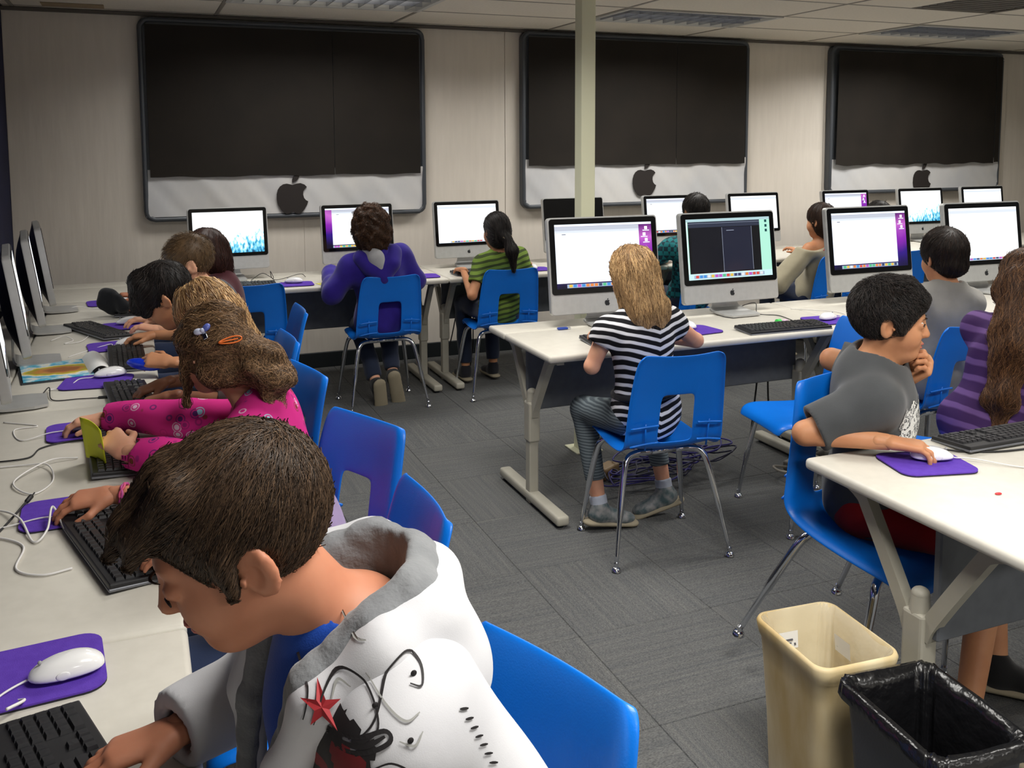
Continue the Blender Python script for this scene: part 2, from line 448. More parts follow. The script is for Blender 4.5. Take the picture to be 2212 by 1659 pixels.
ce = struct(G().box(((X0 + X1) / 2, (Y0 + Y1) / 2, ZC + .12), (X1 - X0 + .1, Y1 - Y0 + .1, .06)).obj('ceiling', pm('ceiling_void', srgb(120, 116, 110), .9)))
GX = [X0, .55] + [.55 + 1.2 * k for k in range(1, 8)]; GX = [X0, -.65] + GX[1:]
GX = [x for x in GX if x < X1] + [X1]
GY = sorted([5.30 - .61 * k for k in range(0, 14)] + [5.91, 6.52, Y1])
GY = [Y0] + [y for y in GY if y > Y0]
FIX_X = (.55, 2.95, 5.35); FIX_Y = (5.30, 2.86, .42, -2.02)
_tc = {}
for x0, x1 in zip(GX[:-1], GX[1:]):
    for y0, y1 in zip(GY[:-1], GY[1:]):
        if any(abs(x0 - a) < .01 for a in FIX_X) and any(abs(y0 - a) < .01 for a in FIX_Y): continue
        if abs(x0 - 4.15) < .01 and abs(y0 - 4.08) < .32 and y0 > 3.9: continue
        k = (round(x1 - x0, 3), round(y1 - y0, 3))
        if k not in _tc:
            g = G().box((0, 0, .01), (k[0] - .022, k[1] - .022, .02), .004, 1); _tc[k] = mesh_np('ceiling_tile', g.v, g.f, [M_tile])
        link('ceiling_tile', _tc[k], ce, ((x0 + x1) / 2, (y0 + y1) / 2, ZC + .002))
for x in GX[1:-1]: G().box((x, (Y0 + Y1) / 2, ZC + .004), (.022, Y1 - Y0, .008)).obj('ceiling_bar', M_tbar, ce)
for y in GY[1:-1]: G().box(((X0 + X1) / 2, y, ZC + .005), (X1 - X0, .022, .008)).obj('ceiling_bar', M_tbar, ce)
G().box((-.3, 6.4, ZC - .001), (.35, .16, .004), .002, 1).obj('ceiling_stain', pm('stain', srgb(160, 140, 112), .9), ce)
# return-air grille next to the fixtures
link('ceiling_tile', mesh_np('ceiling_tile', *(lambda q: (q.v, q.f))(G().box((0, 0, .01), (.5, .588, .02), .004, 1)), [M_tile]), ce, (4.405, 4.385, ZC + .002))
gv = thing('ceiling_vent', 'square grey perforated air grille set in the ceiling at the right', 'vent', (4.98, 4.38, ZC))
G().box((0, 0, .012), (.63, .60, .01)).obj('grille_plate', pm('vent_grey', srgb(112, 108, 104), .7, bump=.6, bscale=260), gv)
for i in range(9): G().box((0, -.24 + .06 * i, .004), (.58, .012, .01)).obj('slat', pm('vent_slat', srgb(128, 124, 118), .6), gv)

M_louv = pm('louver_metal', srgb(176, 178, 184), .28, .85)
M_tubel = em('fluorescent_tube', srgb(255, 250, 240), 1.6)
M_white_metal = pm('white_metal', srgb(198, 196, 190), .5)
def troffer():
    t = thing('ceiling_light', '', 'ceiling light')
    g = G()
    for sx in (-1, 1): g.box((sx * .585, 0, .0), (.03, .61, .012))
    for sy in (-1, 1): g.box((0, sy * .29, .0), (1.14, .03, .012))
    g.obj('frame', M_white_metal, t)
    g = G().box((0, 0, .095), (1.16, .57, .01))
    for sx in (-1, 1): g.box((sx * .575, 0, .05), (.01, .57, .09))
    for sy in (-1, 1): g.box((0, sy * .28, .05), (1.15, .01, .09))
    g.obj('reflector', M_white_metal, t)
    for y in (-.18, 0, .18): G().tube([(-.54, y, .07), (.54, y, .07)], .013, 8).obj('fluorescent_tube', M_tubel, t, smooth=True)
    for y in (-.095, .095): G().box((0, y, .025), (1.12, .004, .05)).obj('louver', M_louv, t)
    for i in range(11): G().box((-.5 + .1 * i, 0, .025), (.004, .55, .05)).obj('louver', M_louv, t)
    return t
tr0 = troffer(); first = True
_lab = {(0, 0): 'recessed louvred ceiling light above the leftmost blacked-out window', (1, 0): 'recessed louvred ceiling light right of the cream post, over the middle window',
        (2, 0): 'recessed louvred ceiling light at far right, nearest the third window'}
for j, y in enumerate(FIX_Y):
    for i, x in enumerate(FIX_X):
        c = (x + .6, y + .305, ZC - .002)
        lab = _lab.get((i, j), 'recessed louvred ceiling light in row %s toward the camera, %s column' % (('', 'second', 'third', 'last')[j], ('left', 'middle', 'right')[i]))
        if first: t = tr0; t.location = c; t['label'] = lab; first = False
        else: t = dup(tr0, c, 0, lab)
        t['group'] = 'recessed ceiling lights'
        ld = bpy.data.lights.new('troffer_light', 'AREA'); ld.shape = 'RECTANGLE'; ld.size = 1.1; ld.size_y = .54
        ld.energy = LAMP_W * {0: .90, 1: .70, 2: 1.1, 3: 1.0}[j] * ((1.05, .92, .95)[i] if j < 2 else (1.60, .72, .8)[i]); ld.color = (1.0, .972, .92); ld.spread = rad(150)
        lo = bpy.data.objects.new('lamp_light', ld); COL.objects.link(lo); lo.location = (0, 0, -.004); lo.parent = t

# steel post that carries the ceiling
po = thing('support_post', 'cream painted square steel post from floor to ceiling', 'post', (2.13, 4.27, 0))
G().box((0, 0, ZC / 2), (.078, .078, ZC), .004, 2).obj('shaft', M_cream, po)
G().box((0, 0, .004), (.15, .15, .008), .002, 1).obj('base_plate', M_cream, po)

# ---------------------------------------------------------------- the windows, covered to look like giant monitors
M_bpaper = pm('black_paper', srgb(32, 28, 24), .75, col2=srgb(38, 33, 28), nscale=3, bump=.35, bscale=7, spec=.3)
M_silver = pm('silver_plastic', srgb(218, 216, 214), .42, .0, col2=srgb(206, 207, 210), nscale=3, bump=.15, bscale=8, spec=.6)
M_gplastic = pm('grey_plastic', srgb(82, 86, 92), .42, .15, bump=.3, bscale=14)
M_logo = pm('logo_brown', srgb(38, 32, 30), .7)
def covered_window(n, x0, x1, z0, z1, zs, logo, lab, seed, sc):
    w, h = x1 - x0, z1 - z0; cx = (x0 + x1) / 2; Y = Y1 - .004
    t = thing('covered_window', lab, 'covered window', (cx, Y, z0))
    g = np.random.default_rng(seed)
    fr = lambda x, y, z: (x, -z, y)
    b = G().prism(rrect(w, h, .06, 6, 0, h / 2), 0, .05, fr); b.obj('border', M_gplastic, t, ang=40)
    # puffy rim
    P = [(x, -.048, y) for x, y in rrect(w - .03, h - .03, .055, 6, 0, h / 2)]; P.append(P[0]); P = np.array(P) + g.normal(size=(len(P), 3)) * .002
    G().tube(P, .017, 8, False).obj('rim', M_gplastic, t, smooth=True)
    # black paper screen, hung with slight waves
    def sheet(name, xa, xb, za, zb, d, amp, mat, kx, ragged=0., ang=0.):
        nx, nz = 60, 24; V = []; F = []; ph = g.uniform(0, 6, 6)
        for i in range(nx + 1):
            for k in range(nz + 1):
                u, v = i / nx, k / nz; x = xa + (xb - xa) * u; z = za + (zb - za) * v
                s = x * kx + ang * z
                y = amp * (sin(s + ph[0]) + .6 * sin(2.3 * s + ph[1] + 2 * z) + .4 * sin(4.1 * s + ph[2] - 3 * z))
                if k == 0: z += ragged * (sin(x * 11 + ph[3]) + .6 * sin(x * 27 + ph[4]))
                V.append((x, -d + y, z))
        for i in range(nx):
            for k in range(nz):
                q = i * (nz + 1) + k; F.append((q, q + nz + 1, q + nz + 2, q + 1))
        o = G().add(V, F).obj(name, mat, t, smooth=True); return o
    zb = zs - z0
    sheet('silver_sheet', -w / 2 + .012, w / 2 - .012, .03, zb + .05, .057, .0036, M_silver, 12, 0, 10)
    xm = -w / 2 + .045 + (w - .09) * sc
    for a, c in ((-w / 2 + .045, xm - .0015), (xm + .0015, w / 2 - .045)):
        sheet('black_sheet', a, c, zb, h - .045, .076 if seed != 3 else .084, .0016 if seed != 3 else .005, M_bpaper, 5, .003 if seed != 3 else .006)
    lb, lf = apple(.25); lx, lz = logo[0] - cx, logo[1] - z0
    G().prism([(x + lx, y + lz) for x, y in lb], .066, .070, fr).prism([(x + lx, y + lz) for x, y in lf], .066, .070, fr).obj('apple_emblem', M_logo, t)
    if seed == 1:
        G().box((.20 * w - .02, -.073, h - .47), (.012, .004, .045)).obj('light_gap', em('daylight_gap', srgb(200, 215, 235), .8), t)
    return t
covered_window(1, .06, 1.975, 1.085, 2.405, 1.375, (1.015, 1.235), 'leftmost window blacked out with paper like a giant monitor', 1, .66)
covered_window(2, 2.735, 4.785, 1.09, 2.425, 1.415, (3.79, 1.29), 'middle window blacked out with paper, partly behind the cream post', 2, .66)
covered_window(3, 5.64, 7.67, 1.13, 2.42, 1.385, (6.70, 1.245), 'rightmost window blacked out with creased paper above bluish silver sheet', 3, .97)

# ---------------------------------------------------------------- tables
M_top = pm('laminate', srgb(207, 203, 192), .42, col2=srgb(202, 198, 187), nscale=30, spec=.4)
M_leg = pm('table_leg_paint', srgb(176, 172, 158), .5, col2=srgb(170, 166, 152), nscale=12)
M_panel = pm('modesty_panel', srgb(98, 102, 108), .55, col2=srgb(92, 96, 102), nscale=30)
M_chrome = pm('chrome', srgb(215, 218, 224), .12, 1.)
def table_mesh(L, D, rear=True):
    d = {}
    fy = .50 if rear else D
    g = G().box((0, 0, 0), (L - .004, fy - .003, .032), .012, 4); d['worktop'] = (g, (0, -D / 2 + fy / 2, .724), M_top)
    if rear:
        g = G().box((0, 0, 0), (L - .004, D - fy - .003, .032), .010, 3); d['rear_top'] = (g, (0, D / 2 - (D - fy) / 2, .724), M_top)
    return d
_TC = {}
def table(label, c, rz, L, D=.70, legs=(1, 1), panel=True, rear=True):
    t = thing('computer_table', label, 'table', (c[0], c[1], 0), rz, 'computer tables')
    key = (round(L, 2), round(D, 2), rear)
    if key not in _TC:
        _TC[key] = {k: (mesh_np(k, g.v, g.f, [m], smooth=True), p) for k, (g, p, m) in table_mesh(L, D, rear).items()}
        for me, p in _TC[key].values(): me.set_sharp_from_angle(angle=rad(50))
    for k, (me, p) in _TC[key].items(): link(k, me, t, p)
    if panel:
        G().box((0, .05, .555), (L - .14, .022, .30), .004, 1).obj('modesty_panel', M_panel, t)
        for sx in (-.25, .2): G().cyl((sx * L, .036, .62), .007, .006, 10, R=Matrix.Rotation(pi / 2, 3, 'X')).obj('screw', M_chrome, t)
    for s, on in zip((-1, 1), legs):
        if not on: continue
        x = s * (L / 2 - .075)
        # post with sleeve, two arms of the Y, foot bar
        G().box((x, 0, .165), (.044, .05, .33), .006, 2).obj('leg_post', M_leg, t)
        G().box((x, 0, .37), (.054, .064, .18), .008, 2).obj('post_sleeve', M_leg, t)
        G().tube([(x, 0, .45), (x, 0, .50)], [.027, .022], 12).ball((x, 0, .50), (.0225, .0225, .018), 12, 8).obj('post_cap', M_leg, t, ang=50)
        for sy in (-1, 1):
            path = spline([(x, sy * .022, .40), (x, sy * .05, .46), (x, sy * .17, .645), (x, sy * .20, .682), (x, sy * .25, .702), (x, sy * .30, .705)], 16)
            g = G(); T = np.gradient(path, axis=0); T /= np.linalg.norm(T, axis=1)[:, None]; V = []; F = []; n_ = len(path)
            for p, tt in zip(path, T):
                nn = np.array((0, -tt[2], tt[1])); ex = np.array((.015, 0, 0))
                V += [p - ex - nn * .018, p + ex - nn * .018, p + ex + nn * .018, p - ex + nn * .018]
            for i in range(n_ - 1):
                for j in range(4): k = (j + 1) % 4; F.append((4 * i + j, 4 * i + k, 4 * i + 4 + k, 4 * i + 4 + j)[::sy])
            F += [(0, 1, 2, 3), tuple(4 * n_ - 4 + j for j in (3, 2, 1, 0))]; g.add(V, F)
            g.obj('leg_arm', M_leg, t)
        g = G().box((x, 0, .034), (.058, .66, .042), .012, 3); g.obj('foot_bar', M_leg, t, ang=50)
        for sy in (-1, 1): G().cyl((x, sy * .29, .0065), .018, .013, 12).obj('glide', M_black, t)
    return t
D = .70
# left row: users on +x side (front edge x=.06)
for a, b_, lab in ((.10, 1.70, 'computer table nearest the camera, along the left wall'), (1.70, 3.30, 'second computer table along the left wall, under the pink-sleeved arms'),
                   (3.30, 4.90, 'third computer table along the left wall, holding the picture book'), (4.90, 5.55, 'short table end at the far left corner of the room')):
    table(lab, (.06 - D / 2, (a + b_) / 2), pi / 2, b_ - a)
for a, b_, lab in ((-.70, .23, 'back-wall table in the left corner'), (.23, 1.83, 'back-wall table where the purple hoodie child sits'), (1.83, 3.43, 'back-wall table where the green striped girl sits'),
                   (3.43, 5.03, 'back-wall table behind the teal shirt and beige sweater children'), (5.03, 6.63, 'back-wall table under the rightmost window'), (6.63, 8.23, 'back-wall table furthest right')):
    table(lab, ((a + b_) / 2, 5.57 + D / 2), 0, b_ - a)
for a, b_, lab in ((1.52, 3.13, 'centre table with a Y-shaped leg where the striped-shirt girl works'), (3.13, 4.74, 'centre table right of the seam, behind the boy in profile'), (4.74, 6.34, 'centre table furthest right')):
    table(lab, ((a + b_) / 2, 3.36 + D / 2), 0, b_ - a)
table('near table at right where the profile boy leans, beside the bins', (1.665 + .8, 2.0 - D / 2), pi, 1.6, rear=False)

# ---------------------------------------------------------------- blue school chairs
M_blue = pm('blue_plastic', srgb(8, 116, 222), .34, col2=srgb(6, 110, 214), nscale=5, bump=.06, bscale=300, spec=.5)
def chair_shell():
    prof = [(.215, .402), (.205, .428), (.17, .440), (.09, .434), (0, .428), (-.08, .428), (-.135, .434), (-.170, .448), (-.192, .474), (-.202, .51), (-.211, .56), (-.220, .615), (-.229, .662), (-.240, .71), (-.254, .765), (-.266, .800), (-.276, .815)]
    hw = [.165, .178, .186, .193, .197, .199, .200, .200, .200, .199, .197, .194, .191, .187, .181, .175, .160]
    us = [-1, -.965, -.90, -.75, -.56, -.385, -.355, -.18, 0, .18, .355, .385, .56, .75, .90, .965, 1]
    V = []; n = len(us)
    for r, ((y, z), w) in enumerate(zip(prof, hw)):
        a = prof[max(0, r - 1)]; b = prof[min(len(prof) - 1, r + 1)]; ty, tz = b[0] - a[0], b[1] - a[1]; l = math.hypot(ty, tz); ny, nz = -tz / l * -1, ty / l * -1
        # ny,nz : normal towards the sitter (up on the seat, forward on the back)
        ny, nz = tz / l, -ty / l
        if nz < 0 and r < 7: ny, nz = -ny, -nz
        if r >= 9 and ny < 0: ny, nz = -ny, -nz
        back = r >= 9
        for u in us:
            e = abs(u); dish = (.020 if not back else .026) * e * e
            lip = -.020 * max(0, (e - .88) / .12) ** 1.5
            off = dish + lip
            arch = .006 * (1 - e * e) if r == len(prof) - 1 else 0
            V.append((u * w, y + ny * off, z + nz * off + arch))
    F = []
    for r in range(len(prof) - 1):
        for c in range(n - 1):
            u = (us[c] + us[c + 1]) / 2
            if 8 <= r <= 11 and abs(u) < .36: continue
            F.append((r * n + c, r * n + c + 1, (r + 1) * n + c + 1, (r + 1) * n + c))
    me = mesh_np('shell', V, F, [M_blue], smooth=True)
    o = bpy.data.objects.new('tmp', me); COL.objects.link(o)
    s = o.modifiers.new('s', 'SOLIDIFY'); s.thickness = .0075; s.offset = 0
    b = o.modifiers.new('b', 'SUBSURF'); b.levels = 2
    dg = bpy.context.evaluated_depsgraph_get(); me2 = bpy.data.meshes.new_from_object(o.evaluated_get(dg)); me2.name = 'shell'
    bpy.data.objects.remove(o); bpy.data.meshes.remove(me)
    me2.polygons.foreach_set('use_smooth', np.ones(len(me2.polygons), bool))
    return me2
_shell = chair_shell()
_CH = []
_CH.append(('shell', _shell, 0))
for s in (-1, 1):        # ribs at the foot of the back
    for (za, zb) in ((.475, .485), (.545, .552)):
        y = -.214 - (za - .475) * .12
        g = G().tube(spline([(s * .080, y - .006, zb), (s * .13, y - .002, zb - .003), (s * .185, y + .008, za - .004)], 8), .0045, 6); _CH.append(('back_rib', mesh_np('back_rib', g.v, g.f, [M_blue], smooth=True), 0))
    g = G().tube([(s * .125, -.207, .455), (s * .130, -.222, .56)], .0035, 6); _CH.append(('back_rib', mesh_np('back_rib', g.v, g.f, [M_blue], smooth=True), 0))
def legpath(s, front):
    if front: return spline([(s * .05, .11, .412), (s * .13, .115, .410), (s * .165, .125, .395), (s * .182, .14, .35), (s * .205, .165, .2), (s * .228, .19, .022)], 26)
    return spline([(s * .05, -.10, .412), (s * .12, -.105, .410), (s * .155, -.115, .395), (s * .175, -.13, .35), (s * .205, -.165, .2), (s * .236, -.205, .022)], 26)
for s in (-1, 1):
    for fr in (True, False):
        p = legpath(s, fr); r = np.where(p[:, 2] > .19, .0125, .0125 - .0035 * np.clip((.19 - p[:, 2]) / .012, 0, 1)); r = r - .001 * np.clip((.19 - p[:, 2]) / .17, 0, 1)
        g = G().tube(p, r, 10); _CH.append(('leg', mesh_np('leg', g.v, g.f, [M_chrome], smooth=True), 0))
        e = p[-1]; g = G().tube([(e[0], e[1], .034), (e[0], e[1], .020)], .009, 10).tube([(e[0], e[1], .020), (e[0], e[1], .014), (e[0], e[1], .004), (e[0], e[1], .0)], [.008, .016, .019, .015], 12)
        m = mesh_np('glide', g.v, g.f, [M_chrome], smooth=True); m.set_sharp_from_angle(angle=rad(40)); _CH.append(('glide', m, 0))
for y in (.11, -.10):
    g = G().tube([(-.06, y, .412), (.06, y, .412)], .0125, 10); _CH.append(('cross_tube', mesh_np('cross_tube', g.v, g.f, [M_chrome], smooth=True), 0))
for s in (-1, 1):
    g = G().box((s * .09, .0, .416), (.022, .23, .006)); _CH.append(('seat_bracket', mesh_np('seat_bracket', g.v, g.f, [M_chrome]), 0))
def chair(label, x, y, face, tilt=0., z=0.):
    """face: direction in degrees (world) the sitter looks"""
    t = thing('school_chair', label, 'chair', (x, y, z), rad(face) - pi / 2, 'blue school chairs')
    if tilt: t.rotation_euler = (Matrix.Rotation(rad(face) - pi / 2, 3, 'Z') @ Matrix.Rotation(rad(-tilt), 3, 'X')).to_euler()
    for nme, me, _ in _CH: link(nme, me, t)
    return t
for a in (('blue chair under the girl in the striped shirt', 1.87, 3.14, 84), ('blue chair under the purple hoodie child', 1.37, 5.53, 91), ('blue chair under the girl in the green striped shirt', 2.14, 5.53, 88),
          ('empty blue chair at back table, behind the pink girl\'s hair', .58, 5.50, 90), ('empty blue chair turned sideways, behind the boy in profile', 2.63, 3.15, 171),
          ('blue chair under the boy in the light grey shirt', 3.27, 3.13, 90), ('blue chair under the girl in purple stripes', 2.80, 2.50, -35), ('blue chair under the girl in the beige sweater', 4.42, 5.25, 92),
          ('blue chair at back table right of the third centre monitor', 5.08, 5.30, 90), ('blue chair under the teal shirt child', 3.52, 5.45, 90),
          ('blue chair nearest the camera, behind the white hoodie boy',   .31, 1.13, 200), ('blue chair just beyond the white hoodie, seen almost edge-on', .31, 1.92, 181),
          ('blue chair in the left row with its open back slot fully visible', .35, 2.45, 204.6), ('blue chair directly behind the pink-clad girl\'s bun', .28, 3.16, 193),
          ('blue chair in the left row with only its rolled top corner showing', .30, 3.78, 184), ('blue chair furthest back in the left row, seen edge-on', .45, 4.42, 180)):
    chair(*a)
chair('blue chair tipped forward under the boy in profile', 1.93, 2.12, -78, tilt=14, z=.047)

# ---------------------------------------------------------------- computers
M_alu = pm('aluminium', srgb(196, 197, 196), .42, .55, col2=srgb(190, 191, 190), nscale=40)
M_glass = pm('black_glass', srgb(9, 10, 13), .07, spec=.7)
M_bback = pm('black_shell', srgb(14, 15, 22), .4)
M_dlogo = pm('dark_logo', srgb(28, 30, 34), .4)
M_cableW = pm('white_cable', srgb(226, 224, 222), .5)
M_cableB = pm('black_cable', srgb(24, 24, 26), .5)
W_ = lambda n, c, s=1.: em('screen_' + n, srgb(*c), SCREEN * s)
def aurora_mat():
    if 'aurora' in MATS: return MATS['aurora']
    m = bpy.data.materials.new('screen_aurora'); m.use_nodes = True; nt = m.node_tree; L = nt.links.new; b = nt.nodes['Principled BSDF']
    tc = nd(nt, 'ShaderNodeTexCoord'); mp = nd(nt, 'ShaderNodeMapping'); mp.inputs['Location'].default_value = (0, 0, 0); L(tc.outputs['Object'], mp.inputs[0])
    n = nd(nt, 'ShaderNodeTexNoise'); n.inputs['Scale'].default_value = 5; n.inputs['Detail'].default_value = 2; L(mp.outputs[0], n.inputs['Vector'])
    sx = nd(nt, 'ShaderNodeSeparateXYZ'); L(tc.outputs['Object'], sx.inputs[0])
    ma = nd(nt, 'ShaderNodeMath', operation='MULTIPLY_ADD'); ma.inputs[1].default_value = 2.2; ma.inputs[2].default_value = -.18; L(sx.outputs[2], ma.inputs[0])
    a2 = nd(nt, 'ShaderNodeMath', operation='MULTIPLY_ADD'); a2.inputs[1].default_value = .35; L(n.outputs[0], a2.inputs[0]); L(ma.outputs[0], a2.inputs[2])
    r = ramp(nt, [(.22, srgb(8, 8, 40)), (.42, srgb(52, 20, 140)), (.60, srgb(150, 40, 190)), (.72, srgb(215, 110, 220)), (.9, srgb(96, 24, 120))]); L(a2.outputs[0], r.inputs[0])
    L(r.outputs[0], b.inputs['Emission Color']); b.inputs['Emission Strength'].default_value = SCREEN * .75; b.inputs['Base Color'].default_value = (.01, .01, .01, 1); b.inputs['Roughness'].default_value = .15
    MATS['aurora'] = m; return m
def grass_mat():
    if 'grass' in MATS: return MATS['grass']
    m = bpy.data.materials.new('screen_grass'); m.use_nodes = True; nt = m.node_tree; L = nt.links.new; b = nt.nodes['Principled BSDF']
    tc = nd(nt, 'ShaderNodeTexCoord'); mp = nd(nt, 'ShaderNodeMapping'); mp.inputs['Scale'].default_value = (60, 1, 28); mp.inputs['Rotation'].default_value = (0, .5, 0); L(tc.outputs['Object'], mp.inputs[0])
    n = nd(nt, 'ShaderNodeTexNoise'); n.inputs['Scale'].default_value = 1; n.inputs['Detail'].default_value = 5; L(mp.outputs[0], n.inputs['Vector'])
    sx = nd(nt, 'ShaderNodeSeparateXYZ'); L(tc.outputs['Object'], sx.inputs[0])
    a = nd(nt, 'ShaderNodeMath', operation='MULTIPLY_ADD'); a.inputs[1].default_value = -2.4; a.inputs[2].default_value = .52; L(sx.outputs[2], a.inputs[0])
    a1 = nd(nt, 'ShaderNodeMath', operation='MULTIPLY_ADD'); a1.inputs[1].default_value = .5; L(sx.outputs[0], a1.inputs[0]); L(a.outputs[0], a1.inputs[2])
    a2 = nd(nt, 'ShaderNodeMath', operation='ADD'); L(n.outputs[0], a2.inputs[0]); L(a1.outputs[0], a2.inputs[1])
    r = ramp(nt, [(.60, srgb(250, 254, 255)), (.70, srgb(150, 226, 248)), (.80, srgb(60, 170, 214)), (.92, srgb(8, 70, 110))]); L(a2.outputs[0], r.inputs[0])
    L(r.outputs[0], b.inputs['Emission Color']); b.inputs['Emission Strength'].default_value = SCREEN; b.inputs['Base Color'].default_value = (.01, .01, .01, 1)
    MATS['grass'] = m; return m
ICON = [(225, 80, 70), (70, 150, 230), (240, 200, 80), (90, 200, 140), (200, 90, 200), (240, 240, 245), (60, 70, 110), (240, 140, 70)]
def screen_layers(kind, seed):
    """rectangles in unit screen coordinates: x0,y0,x1,y1,material"""
    g = random.Random(seed); R = []
    au = aurora_mat(); wh = W_('white', (252, 254, 255)); tb = W_('toolbar', (206, 212, 226), .8); lt = W_('pane', (232, 242, 252)); dk = W_('dock', (176, 196, 222), .75)
    def dock(x0, x1, y0=.012, h=.055, n=17):
        R.append((x0, y0, x1, y0 + h, dk)); w = (x1 - x0 - .03) / n
        for i in range(n): c = g.choice(ICON); R.append((x0 + .015 + w * i + w * .12, y0 + .008, x0 + .015 + w * i + w * .88, y0 + h * .95, W_('icon%d' % ICON.index(c), c, .8)))
    if kind in ('doc', 'docl'):
        R.append((0, 0, 1, 1, au)); R.append((0, .965, 1, 1, lt))
        x0, x1 = (.0, .865) if kind == 'doc' else (.10, 1.)
        R += [(x0, .085, x1, .962, wh), (x0, .90, x1, .962, tb), (x0, .865, x1, .90, W_('ruler', (224, 232, 244), .9)), (x0 + .45, .085, x1, .862, W_('page', (244, 248, 255), .95)), (x0, .085, x0 + .03, .862, lt)]
        R.append((x0 + .07, .835, x0 + .11, .85, W_('text', (150, 158, 178), .7)))
        dock(.10, .86)
        if kind == 'doc':
            for i, y in enumerate((.93, .83, .74)): R.append((.925 - .02 * (i % 2), y - .05, .955 - .02 * (i % 2), y, wh)); R.append((.905 - .02 * (i % 2), y - .072, .975 - .02 * (i % 2), y - .058, lt))
    elif kind == 'white':
        R += [(0, 0, 1, 1, wh), (0, .90, 1, .955, W_('ruler', (224, 232, 244), .9)), (.0, .0, 1, .03, lt), (.42, .05, .44, .90, lt)]
        dock(.2, .8, .005, .04, 12)
    elif kind == 'grass': R.append((0, 0, 1, 1, grass_mat()))
    elif kind == 'inv':
        R += [(0, 0, 1, 1, W_('mint', (176, 236, 214), .9)), (0, .0, 1, .10, W_('mint_low', (206, 242, 246), .85)), (0, .955, 1, 1, W_('mint_bar', (196, 230, 236), .7)),
              (.02, .10, .875, .955, W_('ink', (18, 20, 30), .35)), (.02, .86, .875, .95, W_('slate', (66, 74, 98), .45)), (.05, .12, .42, .85, W_('ink2', (26, 28, 42), .4)), (.42, .12, .77, .85, W_('ink3', (44, 48, 72), .45)),
              (.415, .10, .419, .85, W_('line', (180, 190, 214), .6)), (.77, .12, .774, .85, W_('line', (180, 190, 214), .6)), (.47, .79, .56, .80, W_('line', (180, 190, 214), .6)),
              (.02, .925, .875, .93, W_('line', (180, 190, 214), .6)), (.05, .10, .74, .105, W_('rust', (150, 96, 80), .6)), (0, .10, .012, .95, W_('mint_hi', (220, 255, 250), 1.))]
        dock(.06, .9, .02, .055, 18)
        for y in (.95, .87, .79): R.append((.935, y - .045, .962, y, W_('teal_icon', (20, 90, 96), .5)))
    elif kind == 'off': R.append((0, 0, 1, 1, M_glass))
    return R
_IM = {}
def imac_meshes(big):
    if big in _IM: return _IM[big]
    W, Hh, chin, bz, mg, zb = (.569, .452, .094, .026, .007, .060) if big else (.485, .392, .082, .022, .006, .068)
    fr = lambda x, y, z: (x, -z, y)
    d = {'dim': (W, Hh, chin, bz, mg, zb)}
    bm = bmesh.new(); g = G()
    g.prism(rrect(W, Hh, .017, 6, 0, Hh / 2), -.030, 0.0, fr); d['body'] = mesh_np('body', g.v, g.f, [M_alu])
    bm.from_mesh(d['body']); bmesh.ops.bevel(bm, geom=[e for e in bm.edges if abs(e.verts[0].co.y - e.verts[1].co.y) < 1e-6], offset=.003, segments=2, affect='EDGES'); bm.to_mesh(d['body']); bm.free()
    V = []; F = []; nx, ny = 14, 12
    for i in range(nx + 1):
        for j in range(ny + 1):
            u, v = 2 * i / nx - 1, 2 * j / ny - 1; e = (1 - abs(u) ** 3) * (1 - abs(v) ** 3)
            V.append((u * (W / 2 - .006), .0295 + .042 * e ** 1.1, Hh / 2 + v * (Hh / 2 - .006)))
    for i in range(nx):
        for j in range(ny): q = i * (ny + 1) + j; F.append((q, q + 1, q + ny + 2, q + ny + 1))
    d['back_shell'] = mesh_np('back_shell', V, F, [M_bback], smooth=True)
    gw, gh = W - 2 * mg, Hh - chin - mg
    g = G().prism(rrect(gw, gh, .014, 5, 0, chin + gh / 2), 0.0, .003, fr); d['glass'] = mesh_np('glass', g.v, g.f, [M_glass])
    lb, lf = apple(.030 if big else .025); z0 = chin * .5
    g = G().prism([(x, y + z0) for x, y in lb], 0, .0012, fr).prism([(x, y + z0) for x, y in lf], 0, .0012, fr); d['logo'] = mesh_np('logo', g.v, g.f, [M_dlogo])
    # bent stand: foot plate and upright
    s = 1. if big else .92; g = G()
    prof = spline([(-.10, .004), (-.04, .0045), (.03, .006), (.065, .012), (.085, .03), (.085, .09), (.072, .16), (.055, .22)], 30)
    hw = np.interp(np.arange(len(prof)) / len(prof), [0, .1, .45, .6, 1], [.080, .098, .098, .072, .060]) * s; V = []; F = []
    for (y, z), w in zip(prof, hw):
        for sgn in (-1, 1): V.append((sgn * w, y * s, z)); 
    t = .009
    T = np.gradient(prof, axis=0); T /= np.linalg.norm(T, axis=1)[:, None]
    for (y, z), w, tt in zip(prof, hw, T):
        for sgn in (-1, 1): V.append((sgn * w, (y - tt[1] * t) * s, z + tt[0] * t if True else z))
    n = len(prof)
    for i in range(n - 1):
        a, b, c, e = 2 * i, 2 * i + 1, 2 * i + 3, 2 * i + 2; o = 2 * n
        F += [(a, b, c, e)[::-1], (a + o, b + o, c + o, e + o), (a, e, e + o, a + o), (b, b + o, c + o, c)]
    F += [(0, 2 * n, 2 * n + 1, 1), (2 * n - 2, 2 * n - 1, 4 * n - 1, 4 * n - 2)]
    d['stand'] = mesh_np('stand', V, F, [M_alu])
    _IM[big] = d; return d
